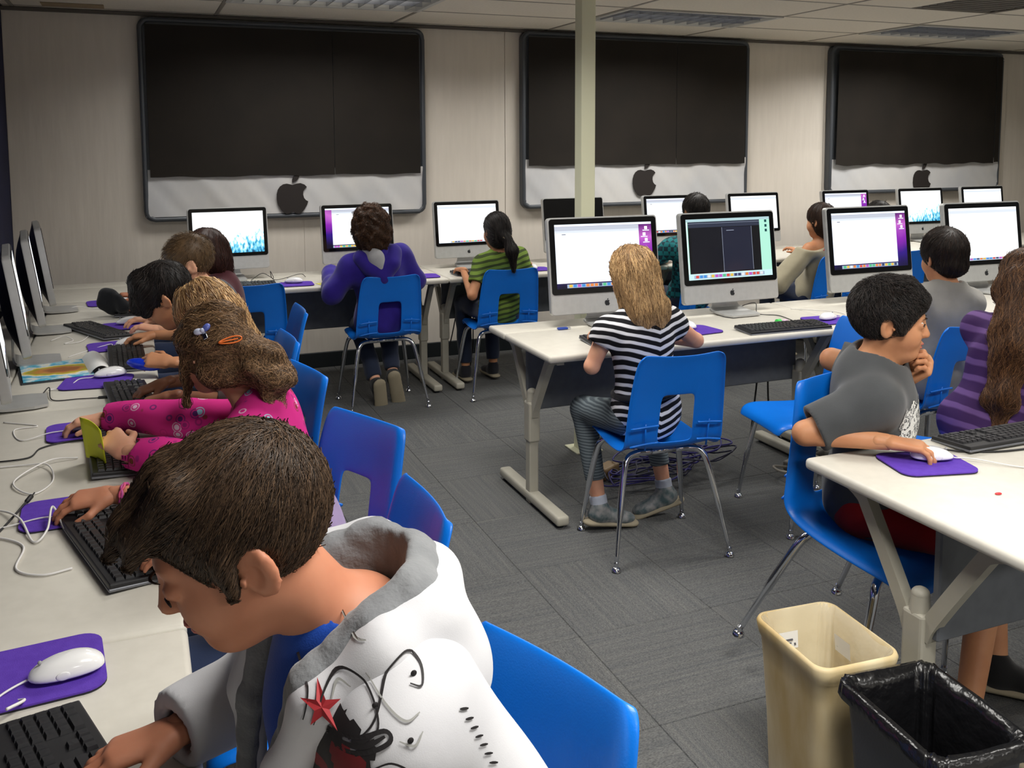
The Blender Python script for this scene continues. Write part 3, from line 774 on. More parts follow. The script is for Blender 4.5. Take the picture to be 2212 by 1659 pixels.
def imac(label, x, y, rz, big, kind, seed=0, tilt=8.):
    d = imac_meshes(big); W, Hh, chin, bz, mg, zb = d['dim']
    t = thing('desktop_computer', label, 'computer', (x, y, .7405), rz, 'all-in-one computers')
    link('stand', d['stand'], t)
    a = (rad(-tilt), 0, 0); o = (0, .012, zb)
    bd = link('body', d['body'], t, o, a)
    link('back_shell', d['back_shell'], bd); link('glass', d['glass'], bd); link('logo', d['logo'], bd)
    sw, sh = W - 2 * mg - 2 * bz, Hh - chin - mg - 2 * bz; g = G(); mats = []
    for L, (x0, y0, x1, y1, m) in enumerate(screen_layers(kind, seed)):
        if m not in mats: mats.append(m)
        g.mi = mats.index(m); yy = -.0032 - .00006 * L; X = lambda u: (u - .5) * sw; Z = lambda v: chin + bz + v * sh
        g.add([(X(x0), yy, Z(y0)), (X(x1), yy, Z(y0)), (X(x1), yy, Z(y1)), (X(x0), yy, Z(y1))], [(0, 1, 2, 3)])
    g.obj('screen', mats, bd)
    return t
# centre row (24 inch)
imac('silver computer on the centre table behind the striped girl\'s head', 2.045, 3.84, rad(-2), True, 'doc', 1)
imac('silver computer showing a dark inverted screen, on the centre table', 2.755, 3.85, rad(1), True, 'inv', 2)
imac('silver computer on the centre table above the profile boy\'s hair', 3.66, 3.86, 0, True, 'doc', 3)
imac('silver computer at right of the centre row, in front of the grey-shirt boy', 4.49, 3.86, rad(-2), True, 'white', 4)
# back row (20 inch)
for lab, x, k, r in (('computer at left of the back wall showing grass on white', .545, 'grass', 3), ('computer on back table behind the curly head', 1.365, 'docl', 2), ('computer with blank white screen left of the green striped girl', 2.13, 'white', 1),
                     ('switched-off computer behind the cream post', 2.945, 'off', 0), ('computer behind the teal shirt child\'s head', 3.765, 'doc', 0), ('computer with white screen right of the teal shirt child', 4.515, 'white', 0),
                     ('computer with purple-edged screen behind the beige sweater girl', 5.43, 'doc', 0), ('computer showing pale blue grass under the rightmost window', 6.235, 'grass', -2), ('computer furthest right along the back wall', 6.95, 'white', -2)):
    imac(lab, x, 6.03, rad(r), False, k, int(x * 10))
# left row, seen edge-on
for lab, y, k, r in (('edge-on silver computer at the left picture edge', 3.40, 'white', 97.0), ('edge-on silver computer beyond the picture book on the left row', 4.05, 'white', 96.2), ('third edge-on computer in the left row', 4.70, 'white', 95.7), ('furthest edge-on computer in the left row', 5.27, 'white', 96.2)):
    imac(lab, -.385, y, rad(r), False, k, int(y * 10))

# ---- keyboards
M_kb = pm('keyboard_black', srgb(24, 24, 27), .45); M_key = pm('key_black', srgb(33, 33, 36), .4); M_kbe = pm('keyboard_edge', srgb(110, 112, 118), .4, .3)
M_mark = pm('key_legend', srgb(190, 190, 195), .5)
def key_layout():
    u = .0185; K = []   # x,y,w in metres, y from front
    rows = [[1.25, 1.25, 1.25, 6.25, 1.25, 1.25, 1.25, 1.25], [2.25] + [1] * 10 + [2.75], [1.75] + [1] * 11 + [2.25], [1.5] + [1] * 12 + [1.5], [1] * 13 + [2], [1] + [1.16] * 12]
    for r, row in enumerate(rows):
        x = 0.
        for w in row: K.append((x * u, r * u, w * u)); x += w
        if r in (3, 4, 5):
            for i in range(3): K.append(((15.3 + i) * u, r * u, u))
        if r == 0:
            for i in range(3): K.append(((15.3 + i) * u, 0, u))
        if r == 1: K.append((16.3 * u, r * u, u))
        if r < 5:
            for i in range(4):
                if r in (0,) and i == 1: continue
                K.append(((18.6 + i) * u, r * u, u * (2 if (r == 0 and i == 0) else 1)))
    return K, 22.6 * u, 6 * u
_KL = key_layout(); _KM = {}
def keycap(w):
    k = round(w, 4)
    if k not in _KM:
        g = G(); d = .0185; a, b, h = (w - .0018) / 2, (d - .0018) / 2, .006; c = .0022
        V = [(-a, -b, 0), (a, -b, 0), (a, b, 0), (-a, b, 0), (-a + c, -b + c, h), (a - c, -b + c, h), (a - c, b - c * .6, h), (-a + c, b - c * .6, h)]
        F = [(4, 5, 6, 7), (0, 1, 5, 4), (1, 2, 6, 5), (2, 3, 7, 6), (3, 0, 4, 7)]; g.add(V, F); g.mi = 1
        m = .0024; g.add([(-m, -.001, h + .0002), (m, -.001, h + .0002), (m, .0032, h + .0002), (-m, .0032, h + .0002)], [(0, 1, 2, 3)])
        _KM[k] = mesh_np('key', g.v, g.f, [M_key, M_mark])
    return _KM[k]
def keyboard(label, x, y, rz, single=False, z=.7405):
    K, Lk, Dk = _KL; t = thing('keyboard', label, 'keyboard', (x, y, z), rz, 'black computer keyboards')
    R = Matrix.Rotation(rad(3.5), 3, 'X')
    b = G().box((0, 0, .012), (Lk + .018, Dk + .026, .012), .003, 2, R).obj('case', M_kb, t)
    G().box((0, 0, .0055), (Lk + .0205, Dk + .0285, .007), .002, 1, R).obj('edge_trim', M_kbe, t)
    g = G()
    for sx in (-1, 1): g.box((sx * .16, .05, .004), (.03, .014, .012))
    g.obj('foot', M_kb, t)
    if single:
        for (kx, ky, w) in K:
            p = R @ Vector((-Lk / 2 + kx + w / 2, -Dk / 2 + ky + .00925, .0178)); link('key', keycap(w), t, p, (rad(3.5), 0, 0))
    else:
        g = G()
        for (kx, ky, w) in K:
            me = keycap(w); p = Vector((-Lk / 2 + kx + w / 2, -Dk / 2 + ky + .00925, .0178))
            a, b_, h, c = (w - .0018) / 2, .00835, .006, .0022
            V = [(-a, -b_, 0), (a, -b_, 0), (a, b_, 0), (-a, b_, 0), (-a + c, -b_ + c, h), (a - c, -b_ + c, h), (a - c, b_ - c, h), (-a + c, b_ - c, h)]
            g.add([tuple(R @ (Vector(q) + p)) for q in V], [(4, 5, 6, 7), (0, 1, 5, 4), (1, 2, 6, 5), (2, 3, 7, 6), (3, 0, 4, 7)])
        o = g.obj('keys', M_key, t); o['kind'] = 'stuff'
    return t
# ---- mice, pads
M_mouse = pm('white_gloss', srgb(238, 238, 238), .16, coat=.6, spec=.6)
M_grey = pm('soft_grey', srgb(150, 150, 152), .5)
def mouse_meshes():
    V = []; F = []; nu, nv = 28, 14; e = .75
    f = lambda c: math.copysign(abs(c) ** e, c)
    for j in range(nv + 1):
        th = -pi / 2 + pi * j / nv
        for i in range(nu):
            ph = 2 * pi * i / nu; x = .029 * f(cos(th)) * f(cos(ph)); y = .0565 * f(cos(th)) * f(sin(ph)); z = sin(th)
            yy = y / .0565; top = .0255 * (1 - .18 * yy - .22 * yy * yy)
            V.append((x * (1 - .06 * yy * yy), y, .010 + (top * z if z > 0 else .0085 * z)))
    for j in range(nv):
        for i in range(nu): F.append((j * nu + i, j * nu + (i + 1) % nu, (j + 1) * nu + (i + 1) % nu, (j + 1) * nu + i))
    sh = mesh_np('shell', V, F, [M_mouse], smooth=True)
    g = G().ball((0, .038, .0305), .0034, 10, 8); sb = mesh_np('scroll_ball', g.v, g.f, [M_grey], smooth=True)
    g = G()
    for s in (-1, 1): g.ball((s * .0282, .006, .0135), (.0012, .011, .007), 12, 8)
    bt = mesh_np('side_button', g.v, g.f, [M_mouse], smooth=True)
    g = G().cyl((0, 0, .0016), .016, .003, 12); ft = mesh_np('slider', g.v, g.f, [M_grey])
    return sh, sb, bt, ft
_MM = mouse_meshes()
def mouse(label, x, y, rz, z=.747, cable=None):
    t = thing('computer_mouse', label, 'mouse', (x, y, z), rz, 'white computer mice')
    for nme, me in zip(('shell', 'scroll_ball', 'side_button', 'slider'), _MM): link(nme, me, t)
    if cable:
        M = Matrix.Rotation(-rz, 4, 'Z') @ Matrix.Translation((-x, -y, -z))
        P = [Vector((0, .052, .008)), Vector((0, .066, .004))] + [M @ Vector((c[0], c[1], c[2] if len(c) > 2 else (.7500 if ci < 1 else .7425))) for ci, c in enumerate(cable)]
        G().tube(spline([p[:] for p in P], 12 * len(P)), .0019, 6).obj('cable', M_cableW, t, smooth=True)
    return t
M_pad = pm('purple_pad', srgb(94, 62, 172), .9, col2=srgb(88, 56, 164), nscale=60, bump=.15, bscale=500, spec=.2)
M_padb = pm('pad_rubber', srgb(26, 22, 40), .8)
def pad(label, x, y, rz, w=.215, h=.185, z=.7405):
    g = G(); p = rrect(w, h, .035, 6); g.prism(p, 0, .0032); g.mi = 1; g.prism(p, .0032, .0062)
    o = g.obj('mouse_pad', [M_padb, M_pad], None, (x, y, z), (0, 0, rz)); tag(o, label, 'mouse pad', 'purple mouse pads'); return o
D90 = pi / 2
pad('purple mouse pad at the bottom left corner, under the nearest white mouse', -.195, 1.625, rad(95), .19, .24)
mouse('white mouse in the foreground, lying free on the purple pad', -.130, 1.597, rad(96), cable=[(-.215, 1.575), (-.26, 1.54), (-.30, 1.56)])
keyboard('black keyboard under the white hoodie boy\'s hand', -.105, 1.275, rad(108), True)
pad('purple mouse pad under the hand with the pink bracelet', -.163, 2.345, rad(92), .19, .215)
mouse('white mouse held by the hand with the pink bracelet', -.128, 2.310, rad(97), cable=[(-.23, 2.31), (-.33, 2.30), (-.40, 2.36)])
keyboard('black keyboard with its long edge slanting under the hoodie boy\'s fringe', -.066, 2.098, rad(105.7), True)
pad('purple mouse pad under the pink-sleeved right hand', -.150, 3.015, rad(94), .19, .235)
mouse('white mouse under the pink-sleeved right hand', -.150, 3.012, rad(96), cable=[(-.26, 3.0), (-.33, 2.98), (-.36, 3.1), (-.30, 3.12), (-.4, 3.2)])
keyboard('black keyboard behind the yellow paper', -.074, 2.765, rad(94))
pad('purple mouse pad with a free white mouse, beside the picture book', -.150, 3.62, rad(82), .19, .235)
mouse('free white mouse beside the picture book', -.105, 3.675, rad(98), cable=[(-.21, 3.66), (-.24, 3.60), (-.30, 3.57), (-.20, 3.55), (-.10, 3.60)])
keyboard('black keyboard under the brown typing hands', -.035, 3.325, rad(96))
pad('purple mouse pad under the black-haired boy\'s hand', -.105, 4.245, rad(96), .19, .2)
mouse('white mouse held by the black-haired boy', -.040, 4.225, rad(94), cable=[(-.12, 4.26), (-.2, 4.2), (-.27, 4.1)])
keyboard('black keyboard in front of the black-haired boy', -.05, 3.965, rad(92))
pad('purple mouse pad beside the skewed keyboard at left', -.065, 4.70, rad(94), .19, .2)
mouse('white mouse on the pad beside the skewed keyboard', -.045, 4.73, rad(92))
keyboard('skewed black keyboard pushed back on the left row', -.175, 4.60, rad(115))
pad('furthest purple mouse pad on the left row', -.155, 5.43, rad(96), .19, .2)
mouse('furthest white mouse on the left row', -.11, 5.45, rad(92))
keyboard('furthest keyboard on the left row, under a raised hand', -.05, 5.16, rad(92))
pad('purple mouse pad right of the keyboard on the centre table', 3.065, 3.525, rad(-4), .22, .19)
mouse('white mouse on the centre table next to the full keyboard', 3.06, 3.525, rad(-72), cable=[(3.2, 3.56), (3.25, 3.7), (3.1, 3.85)])
keyboard('black keyboard in front of the dark inverted screen', 2.735, 3.445, rad(-2))
pad('purple mouse pad at the striped girl\'s right elbow', 2.345, 3.565, rad(6), .2, .18)
mouse('white mouse beside the striped girl\'s elbow', 2.325, 3.615, rad(10), cable=[(2.36, 3.75), (2.45, 3.86), (2.5, 3.95)])
keyboard('black keyboard partly hidden by the striped girl\'s left arm', 1.985, 3.52, rad(-3))
pad('purple mouse pad under the profile boy\'s hand', 1.928, 1.828, rad(-14), .215, .175)
mouse('white mouse under the profile boy\'s hand', 1.958, 1.838, rad(-112), cable=[(2.06, 1.79), (2.15, 1.70), (2.30, 1.62), (2.3, 1.5)])
keyboard('black keyboard at the right picture edge, before the profile boy', 2.315, 1.905, pi)
pad('purple mouse pad on the back table under a free mouse', .895, 5.70, rad(-3), .2, .18)
mouse('white mouse on the back table left of the purple hoodie', .885, 5.735, rad(70), cable=[(.80, 5.82), (.72, 5.9)])
keyboard('black keyboard on the back table behind the empty chair', .56, 5.735, 0)
pad('purple mouse pad right of the purple hoodie child', 1.70, 5.72, rad(-4), .2, .18)
keyboard('black keyboard at the green striped girl\'s left hand', 2.12, 5.72, rad(2))
pad('purple mouse pad right of the green striped girl', 2.49, 5.735, rad(-3), .2, .18)
mouse('mouse under the green striped girl\'s right hand', 2.47, 5.74, 0)
keyboard('black keyboard before the beige sweater girl', 4.20, 5.80, 0)

# ---------------------------------------------------------------- waste bins
def loft(loops, closed=True):
    n = len(loops[0]); V = [p for l in loops for p in l]; F = []
    for i in range(len(loops) - 1):
        for j in range(n): k = (j + 1) % n; F.append((i * n + j, i * n + k, (i + 1) * n + k, (i + 1) * n + j))
    return V, F
def bin_(label, x, y, rz, w, d, h, mat, rim):
    t = thing('waste_bin', label, 'waste bin', (x, y, 0), rz)
    L = []
    def loop(s, z, o=0., r=.035): return [(px, py, z) for px, py in rrect(w * s + o, d * s + o, r, 6)]
    L += [loop(.80, .004, -.01), loop(.80, .0), loop(.81, .01), loop(.86, h * .4), loop(.93, h * .75), loop(.965, h - .045), loop(.97, h - .035, .008), loop(.99, h - .008, .012), loop(.99, h, .006), loop(.99, h + .001, -.004), loop(.985, h - .01, -.012), loop(.93, h * .75, -.010), loop(.86, h * .4, -.010), loop(.80, .012, -.010)]
    V, F = loft(L); n = len(L[0]); F.append(tuple(range(n - 1, -1, -1))); F.append(tuple((len(L) - 1) * n + j for j in range(n)))
    G().add(V, F).obj('bucket', mat, t, smooth=True, ang=60)
    return t, loop
M_bin1 = pm('beige_bin', srgb(196, 168, 112), .5, col2=srgb(236, 222, 186), nscale=4, detail=7, stretch=(1.5, 1.5, .5), spec=.4)
M_bin2 = pm('dark_bin', srgb(58, 60, 66), .5, bump=.05, bscale=200)
M_clear = pm('clear_liner', srgb(232, 226, 204), .25, alpha=.38, bump=.5, bscale=18, spec=.6)
M_blackbag = pm('black_bag', srgb(17, 17, 19), .22, bump=.7, bscale=22, spec=.7)
def liner(t, loop, h, mat, amp, seed, over, top=.0):
    g = np.random.default_rng(seed); L = []
    ph = g.uniform(0, 6, 12)
    spec = ([(.99, h - over, .020, 1.)] if over else []) + ([(.99, h + .003, .016, .5)] if over else []) + [(.985, h + top, -.002, .4), (.97, h - .02, -.018, .7), (.93, h * .78, -.022, 1), (.88, h * .55, -.03, 1), (.84, h * .35, -.034, 1), (.78, h * .2, -.05, .7)]
    nsub = 96
    for i, (s, z, o, a) in enumerate(spec):
        base = np.array(loop(s, z, o)); nb = len(base); ti = np.linspace(0, nb, nsub, endpoint=False); i0 = np.floor(ti).astype(int); fr = (ti - i0)[:, None]
        P = base[i0 % nb] * (1 - fr) + base[(i0 + 1) % nb] * fr; an = np.arange(nsub) / nsub * 2 * pi
        w = amp * a * (np.sin(9 * an + ph[0] + i * .7) + .7 * np.sin(17 * an + ph[1] - i) + .5 * np.sin(31 * an + ph[2] + 2 * i))
        c = P[:, :2] / np.linalg.norm(P[:, :2], axis=1)[:, None]
        P[:, :2] += c * (w[:, None] * (1 if (over and i < 2) else -abs(1)) * (.4 if (over and i < 2) else 1) - (abs(amp) * a * 1.5 if not (over and i < 2) else -.003)); P[:, 2] += w * .4 * (i < 3); L.append([tuple(p) for p in P])
    V, F = loft(L); F.append(tuple((len(L) - 1) * nsub + j for j in range(nsub)))
    return G().add(V, F).obj('bin_liner', mat, t, smooth=True)
b1, lp = bin_('beige plastic waste bin with clear liner and stained sides', 1.525, 1.735, rad(-4), .225, .275, .40, M_bin1, 1); liner(b1, lp, .40, M_clear, .002, 3, 0)
M_lab = pm('liner_label', srgb(238, 238, 236), .5); M_ink = pm('label_ink', srgb(70, 70, 78), .6)
for px, py, rz_, dx in ((-.035, .098, 0, 1), (.078, .03, D90, 1)):
    R = Matrix.Rotation(rz_, 3, 'Z')
    f = lambda v: tuple(R @ Vector(v) + Vector((px, py, .335)))
    G().add([f((-.03, 0, -.022)), f((.03, 0, -.022)), f((.03, .004, .022)), f((-.03, .004, .022))], [(0, 1, 2, 3)]).obj('liner_sticker', M_lab, b1)
    g = G()
    for (a, b_, c, d_) in ((-.024, -.016, -.019, .014), (.018, -.014, .023, -.008), (-.012, .0, .014, .0035), (-.012, -.008, .010, -.006)): g.add([f((a, -.001, b_)), f((c, -.001, b_)), f((c, .0015, d_)), f((a, .0015, d_))], [(0, 1, 2, 3)])
    g.obj('sticker_print', M_ink, b1)
b2, lp = bin_('dark grey waste bin with a shiny black bag folded over the rim', 1.525, 1.405, rad(-5), .235, .30, .40, M_bin2, 1); liner(b2, lp, .40, M_blackbag, .0045, 5, .03, .006)
G().box((-.06, -.137, .27), (.07, .004, .09), .001, 1, Matrix.Rotation(rad(-4), 3, 'X')).obj('recycling_patch', pm('bin_patch', srgb(22, 22, 24), .6), b2)

# ---------------------------------------------------------------- small things on the tables
def art_mat():
    m = bpy.data.materials.new('picture_page'); m.use_nodes = True; nt = m.node_tree; L = nt.links.new; b = nt.nodes['Principled BSDF']; b.inputs['Roughness'].default_value = .35
    tc = nd(nt, 'ShaderNodeTexCoord'); n = nd(nt, 'ShaderNodeTexNoise'); n.inputs['Scale'].default_value = 26; n.inputs['Detail'].default_value = 4; L(tc.outputs['Object'], n.inputs['Vector'])
    g = nd(nt, 'ShaderNodeTexGradient', gradient_type='SPHERICAL'); mp = nd(nt, 'ShaderNodeMapping'); mp.inputs['Scale'].default_value = (7.0, 11, 1); mp.inputs['Location'].default_value = (0.0, .1, 0); L(tc.outputs['Object'], mp.inputs[0]); L(mp.outputs[0], g.inputs[0])
    a = nd(nt, 'ShaderNodeMath', operation='MULTIPLY_ADD'); a.inputs[1].default_value = .55; L(n.outputs[0], a.inputs[0]); L(g.outputs['Fac'], a.inputs[2])
    r = ramp(nt, [(.12, srgb(40, 60, 80)), (.20, srgb(70, 160, 200)), (.25, srgb(90, 185, 215)), (.34, srgb(225, 235, 235)), (.44, srgb(235, 200, 70)), (.58, srgb(160, 165, 50)), (.78, srgb(200, 130, 50)), (.95, srgb(150, 90, 40))]); L(a.outputs[0], r.inputs[0]); L(r.outputs[0], b.inputs['Base Color'])
    return m
bk = thing('picture_book', 'open picture book with blue and yellow page on the left table', 'book', (-.285, 3.85, .7405), rad(8))
G().box((-.0, 0, .003), (.27, .30, .006), .001, 1).obj('cover', pm('book_cover', srgb(52, 60, 66), .4), bk)
G().box((-.012, 0, .0085), (.235, .29, .004), .001, 1).obj('picture_page', art_mat(), bk)
V = []; F = []
for i in range(13):
    u = i / 12; x = .09 + .085 * u; z = .010 + .028 * sin(pi * min(1, u * 1.1)) ** .8
    for y in (-.145, .145): V.append((x, y, z))
for i in range(12): F.append((2 * i, 2 * i + 2, 2 * i + 3, 2 * i + 1))
G().add(V, F).obj('curled_pages', pm('page_white', srgb(236, 236, 232), .6), bk, smooth=True)

M_yel = pm('yellow_paper', srgb(232, 238, 44), .7)
yc = G()
V = []; F = []
for i in range(7):
    for j in range(7):
        u, v = i / 6, j / 6; V.append((.0 + .012 * sin(u * 2.2), (u - .5) * .115, (v - .5) * .12 + .004 * sin(3 * u)))
for i in range(6):
    for j in range(6): q = i * 7 + j; F.append((q, q + 7, q + 8, q + 1))
yo = yc.add(V, F).obj('paper_card', M_yel, None, (-.128, 2.645, .806), (rad(6), rad(-10), rad(32)), smooth=True); tag(yo, 'bright yellow paper card held in the pink-sleeved left hand', 'paper card')
_sm = yo.modifiers.new('t', 'SOLIDIFY'); _sm.thickness = .0012
M_case = pm('blue_case', srgb(12, 48, 190), .35, bump=.3, bscale=40)
cs = thing('pencil_case', 'small glossy blue case held at the table edge', 'case', (.012, 3.655, .785), rad(-28))
G().ball((0, 0, 0), (.068, .032, .021), 20, 12, Matrix.Rotation(rad(8), 3, 'Y')).obj('case_body', M_case, cs, smooth=True)
G().tube([(.066 * cos(a), .0305 * sin(a), .002 - .0095 * cos(a)) for a in np.linspace(.2, 2.9, 20)], .0016, 6).obj('zip', pm('zip_blue', srgb(70, 100, 220), .4), cs)
tag(G().box((0, 0, .0012), (.085, .085, .002)).obj('sticky_note', pm('pale_yellow', srgb(224, 220, 110), .7), None, (1.06, 5.66, .7405), (0, 0, .2)), 'pale yellow note on the back table left of the purple hoodie', 'note')
tag(G().ball((0, 0, .0015), (.010, .006, .0025), 12, 6).obj('red_clip', pm('red_plastic', srgb(205, 40, 50), .4), None, (1.925, 1.60, .7405)), 'tiny red scrap on the near right table', 'scrap')
tg = G().cyl((0, 0, .012), .012, .034, 14, .010, Matrix.Rotation(pi / 2, 3, 'Y'), .004); tag(tg.obj('eraser_cap', pm('green_rubber', srgb(70, 214, 96), .5), None, (2.79, 3.55, .742), (0, 0, .3), smooth=True, ang=60), 'bright green eraser behind the centre keyboard', 'eraser')
tag(G().box((0, 0, .009), (.034, .02, .016), .005, 3).obj('pink_eraser', pm('lilac_rubber', srgb(220, 190, 214), .6), None, (2.835, 3.56, .7405), (0, 0, .4)), 'pale pink eraser behind the centre keyboard', 'eraser')
_fd = thing('usb_stick', 'small blue memory stick under the first centre monitor', 'usb stick', (1.80, 3.83, .7405))
G().box((0, 0, .006), (.05, .018, .010), .003, 2).obj('stick_body', pm('usb_blue', srgb(40, 70, 160), .4), _fd); G().box((.032, 0, .006), (.016, .012, .005)).obj('plug', M_chrome, _fd)
def cable(label, pts, r=.002, mat=None, n=60, plug=None):
    t = thing('cable', label, 'cable', pts[0]); o = np.array(pts[0], float)
    G().tube(spline(np.array(pts, float) - o, n), r, 6).obj('cord', mat or M_cableB, t, smooth=True)
    if plug is not None:
        a = np.array(pts[-2], float) - o; b = np.array(pts[-1], float) - o; d = nrm(b - a)
        G().tube([b, b + d * .004, b + d * .03, b + d * .034], [.002, .0055, .006, .004], 10).tube([b + d * .034, b + d * .05], .0017, 8).obj('plug', M_cableB, t, smooth=True)
    return t
z = .7435
cable('black audio cord with plug, lying left of the brown typing hands', [(-.40, 3.50, z), (-.33, 3.46, z), (-.30, 3.56, z + .01), (-.28, 3.42, z), (-.20, 3.40, z), (-.14, 3.39, z)], plug=1)
cable('black cord with a plug beside the bracelet hand\'s mouse pad', [(-.42, 1.98, z), (-.34, 2.14, z), (-.30, 2.30, z), (-.265, 2.42, z + .01)], .0025, plug=1)
cable('white cord looping on the left table below the yellow card', [(-.42, 2.75, z), (-.30, 2.74, z), (-.24, 2.70, z + .006), (-.22, 2.58, z), (-.26, 2.50, z), (-.31, 2.60, z + .004), (-.24, 2.73, z + .008), (-.17, 2.75, z)], .0022, M_cableW)
cable('white cord curling from the slanted keyboard to the table edge', [(-.145, 2.02, z), (-.20, 2.01, z), (-.25, 2.06, z), (-.25, 2.18, z), (-.33, 2.26, z), (-.42, 2.26, z)], .0024, M_cableW)
cable('white looped cord over the bracelet hand\'s mouse pad', [(-.17, 2.22, z + .008), (-.20, 2.31, z + .03), (-.205, 2.22, z + .012), (-.23, 2.19, z), (-.27, 2.32, z + .01), (-.33, 2.42, z), (-.42, 2.44, z)], .0026, M_cableW)
cable('white cord curl beside the nearest keyboard', [(-.205, 1.50, z + .02), (-.185, 1.53, z + .012), (-.20, 1.555, z), (-.25, 1.56, z), (-.31, 1.55, z)], .0024, M_cableW)
cable('black cord from the pink girl\'s keyboard to the wall', [(-.10, 2.91, z), (-.2, 2.915, z), (-.27, 2.88, z), (-.30, 2.80, z), (-.42, 2.80, z)], .0022)
cable('white cord tangle in front of the second edge-on computer', [(-.36, 4.47, z), (-.31, 4.50, z + .01), (-.27, 4.44, z), (-.30, 4.38, z), (-.24, 4.40, z), (-.21, 4.52, z)], .002, M_cableW)
cable('grey cord under the furthest edge-on computer', [(-.38, 5.22, z), (-.30, 5.30, z + .01), (-.22, 5.27, z), (-.18, 5.24, z)], .002, M_cableW, plug=1)
cable('thin dark cord twisting on the back table behind the free mouse', [(.66, 5.98, z), (.72, 5.90, z + .05), (.78, 5.86, z + .02), (.76, 5.84, z + .07), (.79, 5.86, z + .01), (.95, 5.92, z + .03), (1.0, 6.0, z)], .002)
cable('black cord between the dark-screened computer and its keyboard', [(2.86, 3.98, z), (2.93, 3.92, z + .03), (2.86, 3.80, z), (2.92, 3.72, z), (2.9, 3.58, z)], .002)
cable('grey cord on the near table by the profile boy\'s hand', [(2.03, 1.885, .7525), (2.10, 1.86, z), (2.2, 1.82, z), (2.4, 1.80, z)], .003)
for i, (x, dx) in enumerate(((2.03, -.10), (2.16, -.03))): cable('black cord hanging to the floor %s the green striped girl' % ('further left of' if i == 0 else 'close to'), [(x, 5.98, .55), (x - .02, 6.0, .4), (x + dx * .6, 6.02, .2), (x + dx * 1.2, 6.04, .01)], .004)
for i, x in enumerate((2.95, 3.02)): cable('black cord hanging under the centre table, %s of a pair' % ('left' if i == 0 else 'right'), [(x, 3.9, .56), (x + .01, 3.93, .35), (x + .05 * i, 3.95, .12), (x + .12 * i + .02, 3.98, .01)], .005)
_lp = [(2.40 + .09 * cos(a), 3.72 + .10 * sin(a), .10 + .03 * sin(2 * a)) for a in np.linspace(0, 5.6, 14)]
# heap of network cords on the floor under the centre table
M_pcord = pm('indigo_cord', srgb(52, 46, 122), .5); M_bcord = pm('dark_cord', srgb(34, 34, 60), .5)
g = np.random.default_rng(11)
for i in range(9):
    c = np.array([2.12 + .05 * i, 3.80 + g.uniform(-.08, .08)]); n = 13; a0 = g.uniform(0, 6)
    P = [(c[0] + (.16 + .07 * sin(1.7 * k + i)) * cos(a0 + k * .95), c[1] + (.10 + .04 * sin(2.1 * k + i)) * sin(a0 + k * .95), .008 + .012 * i * .8 + .035 * abs(sin(1.3 * k + i))) for k in range(n)]
    t = cable('', P, .004, (M_pcord, M_bcord)[i % 2], 70); t['label'] = ('indigo cord', 'dark navy cord')[i % 2] + ' tangled in the heap under the centre table'; t['group'] = 'tangled cords under the centre table'
ps = thing('power_strip', 'grey power strip with a cord loop under the empty sideways chair', 'power strip', (3.02, 3.62, 0), rad(20))
G().box((0, 0, .03), (.30, .06, .05), .012, 3).obj('strip_body', pm('strip_grey', srgb(120, 116, 108), .5), ps)
for i in range(4): G().box((-.09 + .06 * i, 0, .056), (.035, .035, .004), .002, 1).obj('socket', M_black, ps)
G().tube(spline([(-.15, 0, .03), (-.24, .02, .05), (-.30, -.06, .06), (-.24, -.14, .06), (-.1, -.12, .03), (.1, -.16, .02)], 40), .006, 8).obj('cord', pm('strip_cord', srgb(160, 154, 142), .5), ps, smooth=True)
tb = thing('power_adapter', 'tan power adapter among the cords under the centre table', 'adapter', (2.05, 3.86, 0), rad(30))
G().box((0, 0, .03), (.13, .07, .058), .012, 3).obj('adapter_body', pm('adapter_tan', srgb(150, 122, 84), .5), tb); G().tube(spline([(.06, 0, .03), (.12, .02, .02), (.2, -.04, .012)], 12), .004, 6).obj('cord', M_cableB, tb)

# ---------------------------------------------------------------- people
A3 = lambda v: np.asarray(v, float)
def skin_mat(n, c, c2): return pm(n, srgb(*c), .55, col2=srgb(*c2), nscale=14, sss=.12, bump=.05, bscale=120, spec=.35, bd=.002)
SK_LIGHT = skin_mat('skin_light', (222, 168, 138), (212, 152, 124)); SK_TAN = skin_mat('skin_tan', (196, 140, 102), (184, 126, 90)); SK_BROWN = skin_mat('skin_brown', (128, 84, 60), (116, 74, 54)); SK_WARM = skin_mat('skin_warm', (190, 130, 101), (180, 118, 90))
def hair_mat(n, c, c2):
    base = pm(n + '_base', srgb(*[x * .75 for x in c]), .5, col2=srgb(*c), nscale=30, spec=.3, stretch=(1, 1, .3))
    m = bpy.data.materials.new(n); m.use_nodes = True; nt = m.node_tree; L = nt.links.new; b = nt.nodes['Principled BSDF']; b.inputs['Roughness'].default_value = .38; b.inputs['Specular IOR Level'].default_value = .45
    g = nt.nodes.new('ShaderNodeNewGeometry'); r = ramp(nt, [(0, srgb(*[x * .6 for x in c])), (.45, srgb(*c)), (.8, srgb(*c2)), (1, srgb(*[min(255, x * 1.18) for x in c2]))]); L(g.outputs['Random Per Island'], r.inputs[0]); L(r.outputs[0], b.inputs['Base Color'])
    MATS[n] = base; return (base, m)
H_BLACK = hair_mat('hair_black', (26, 22, 21), (62, 54, 50)); H_DBROWN = hair_mat('hair_dark_brown', (56, 38, 28), (78, 54, 38)); H_BROWN = hair_mat('hair_brown', (104, 78, 54), (168, 134, 98)); H_BLOND = hair_mat('hair_dark_blond', (158, 122, 82), (212, 176, 126))
H_BOY = hair_mat('hair_ash_brown', (66, 50, 38), (92, 72, 54))
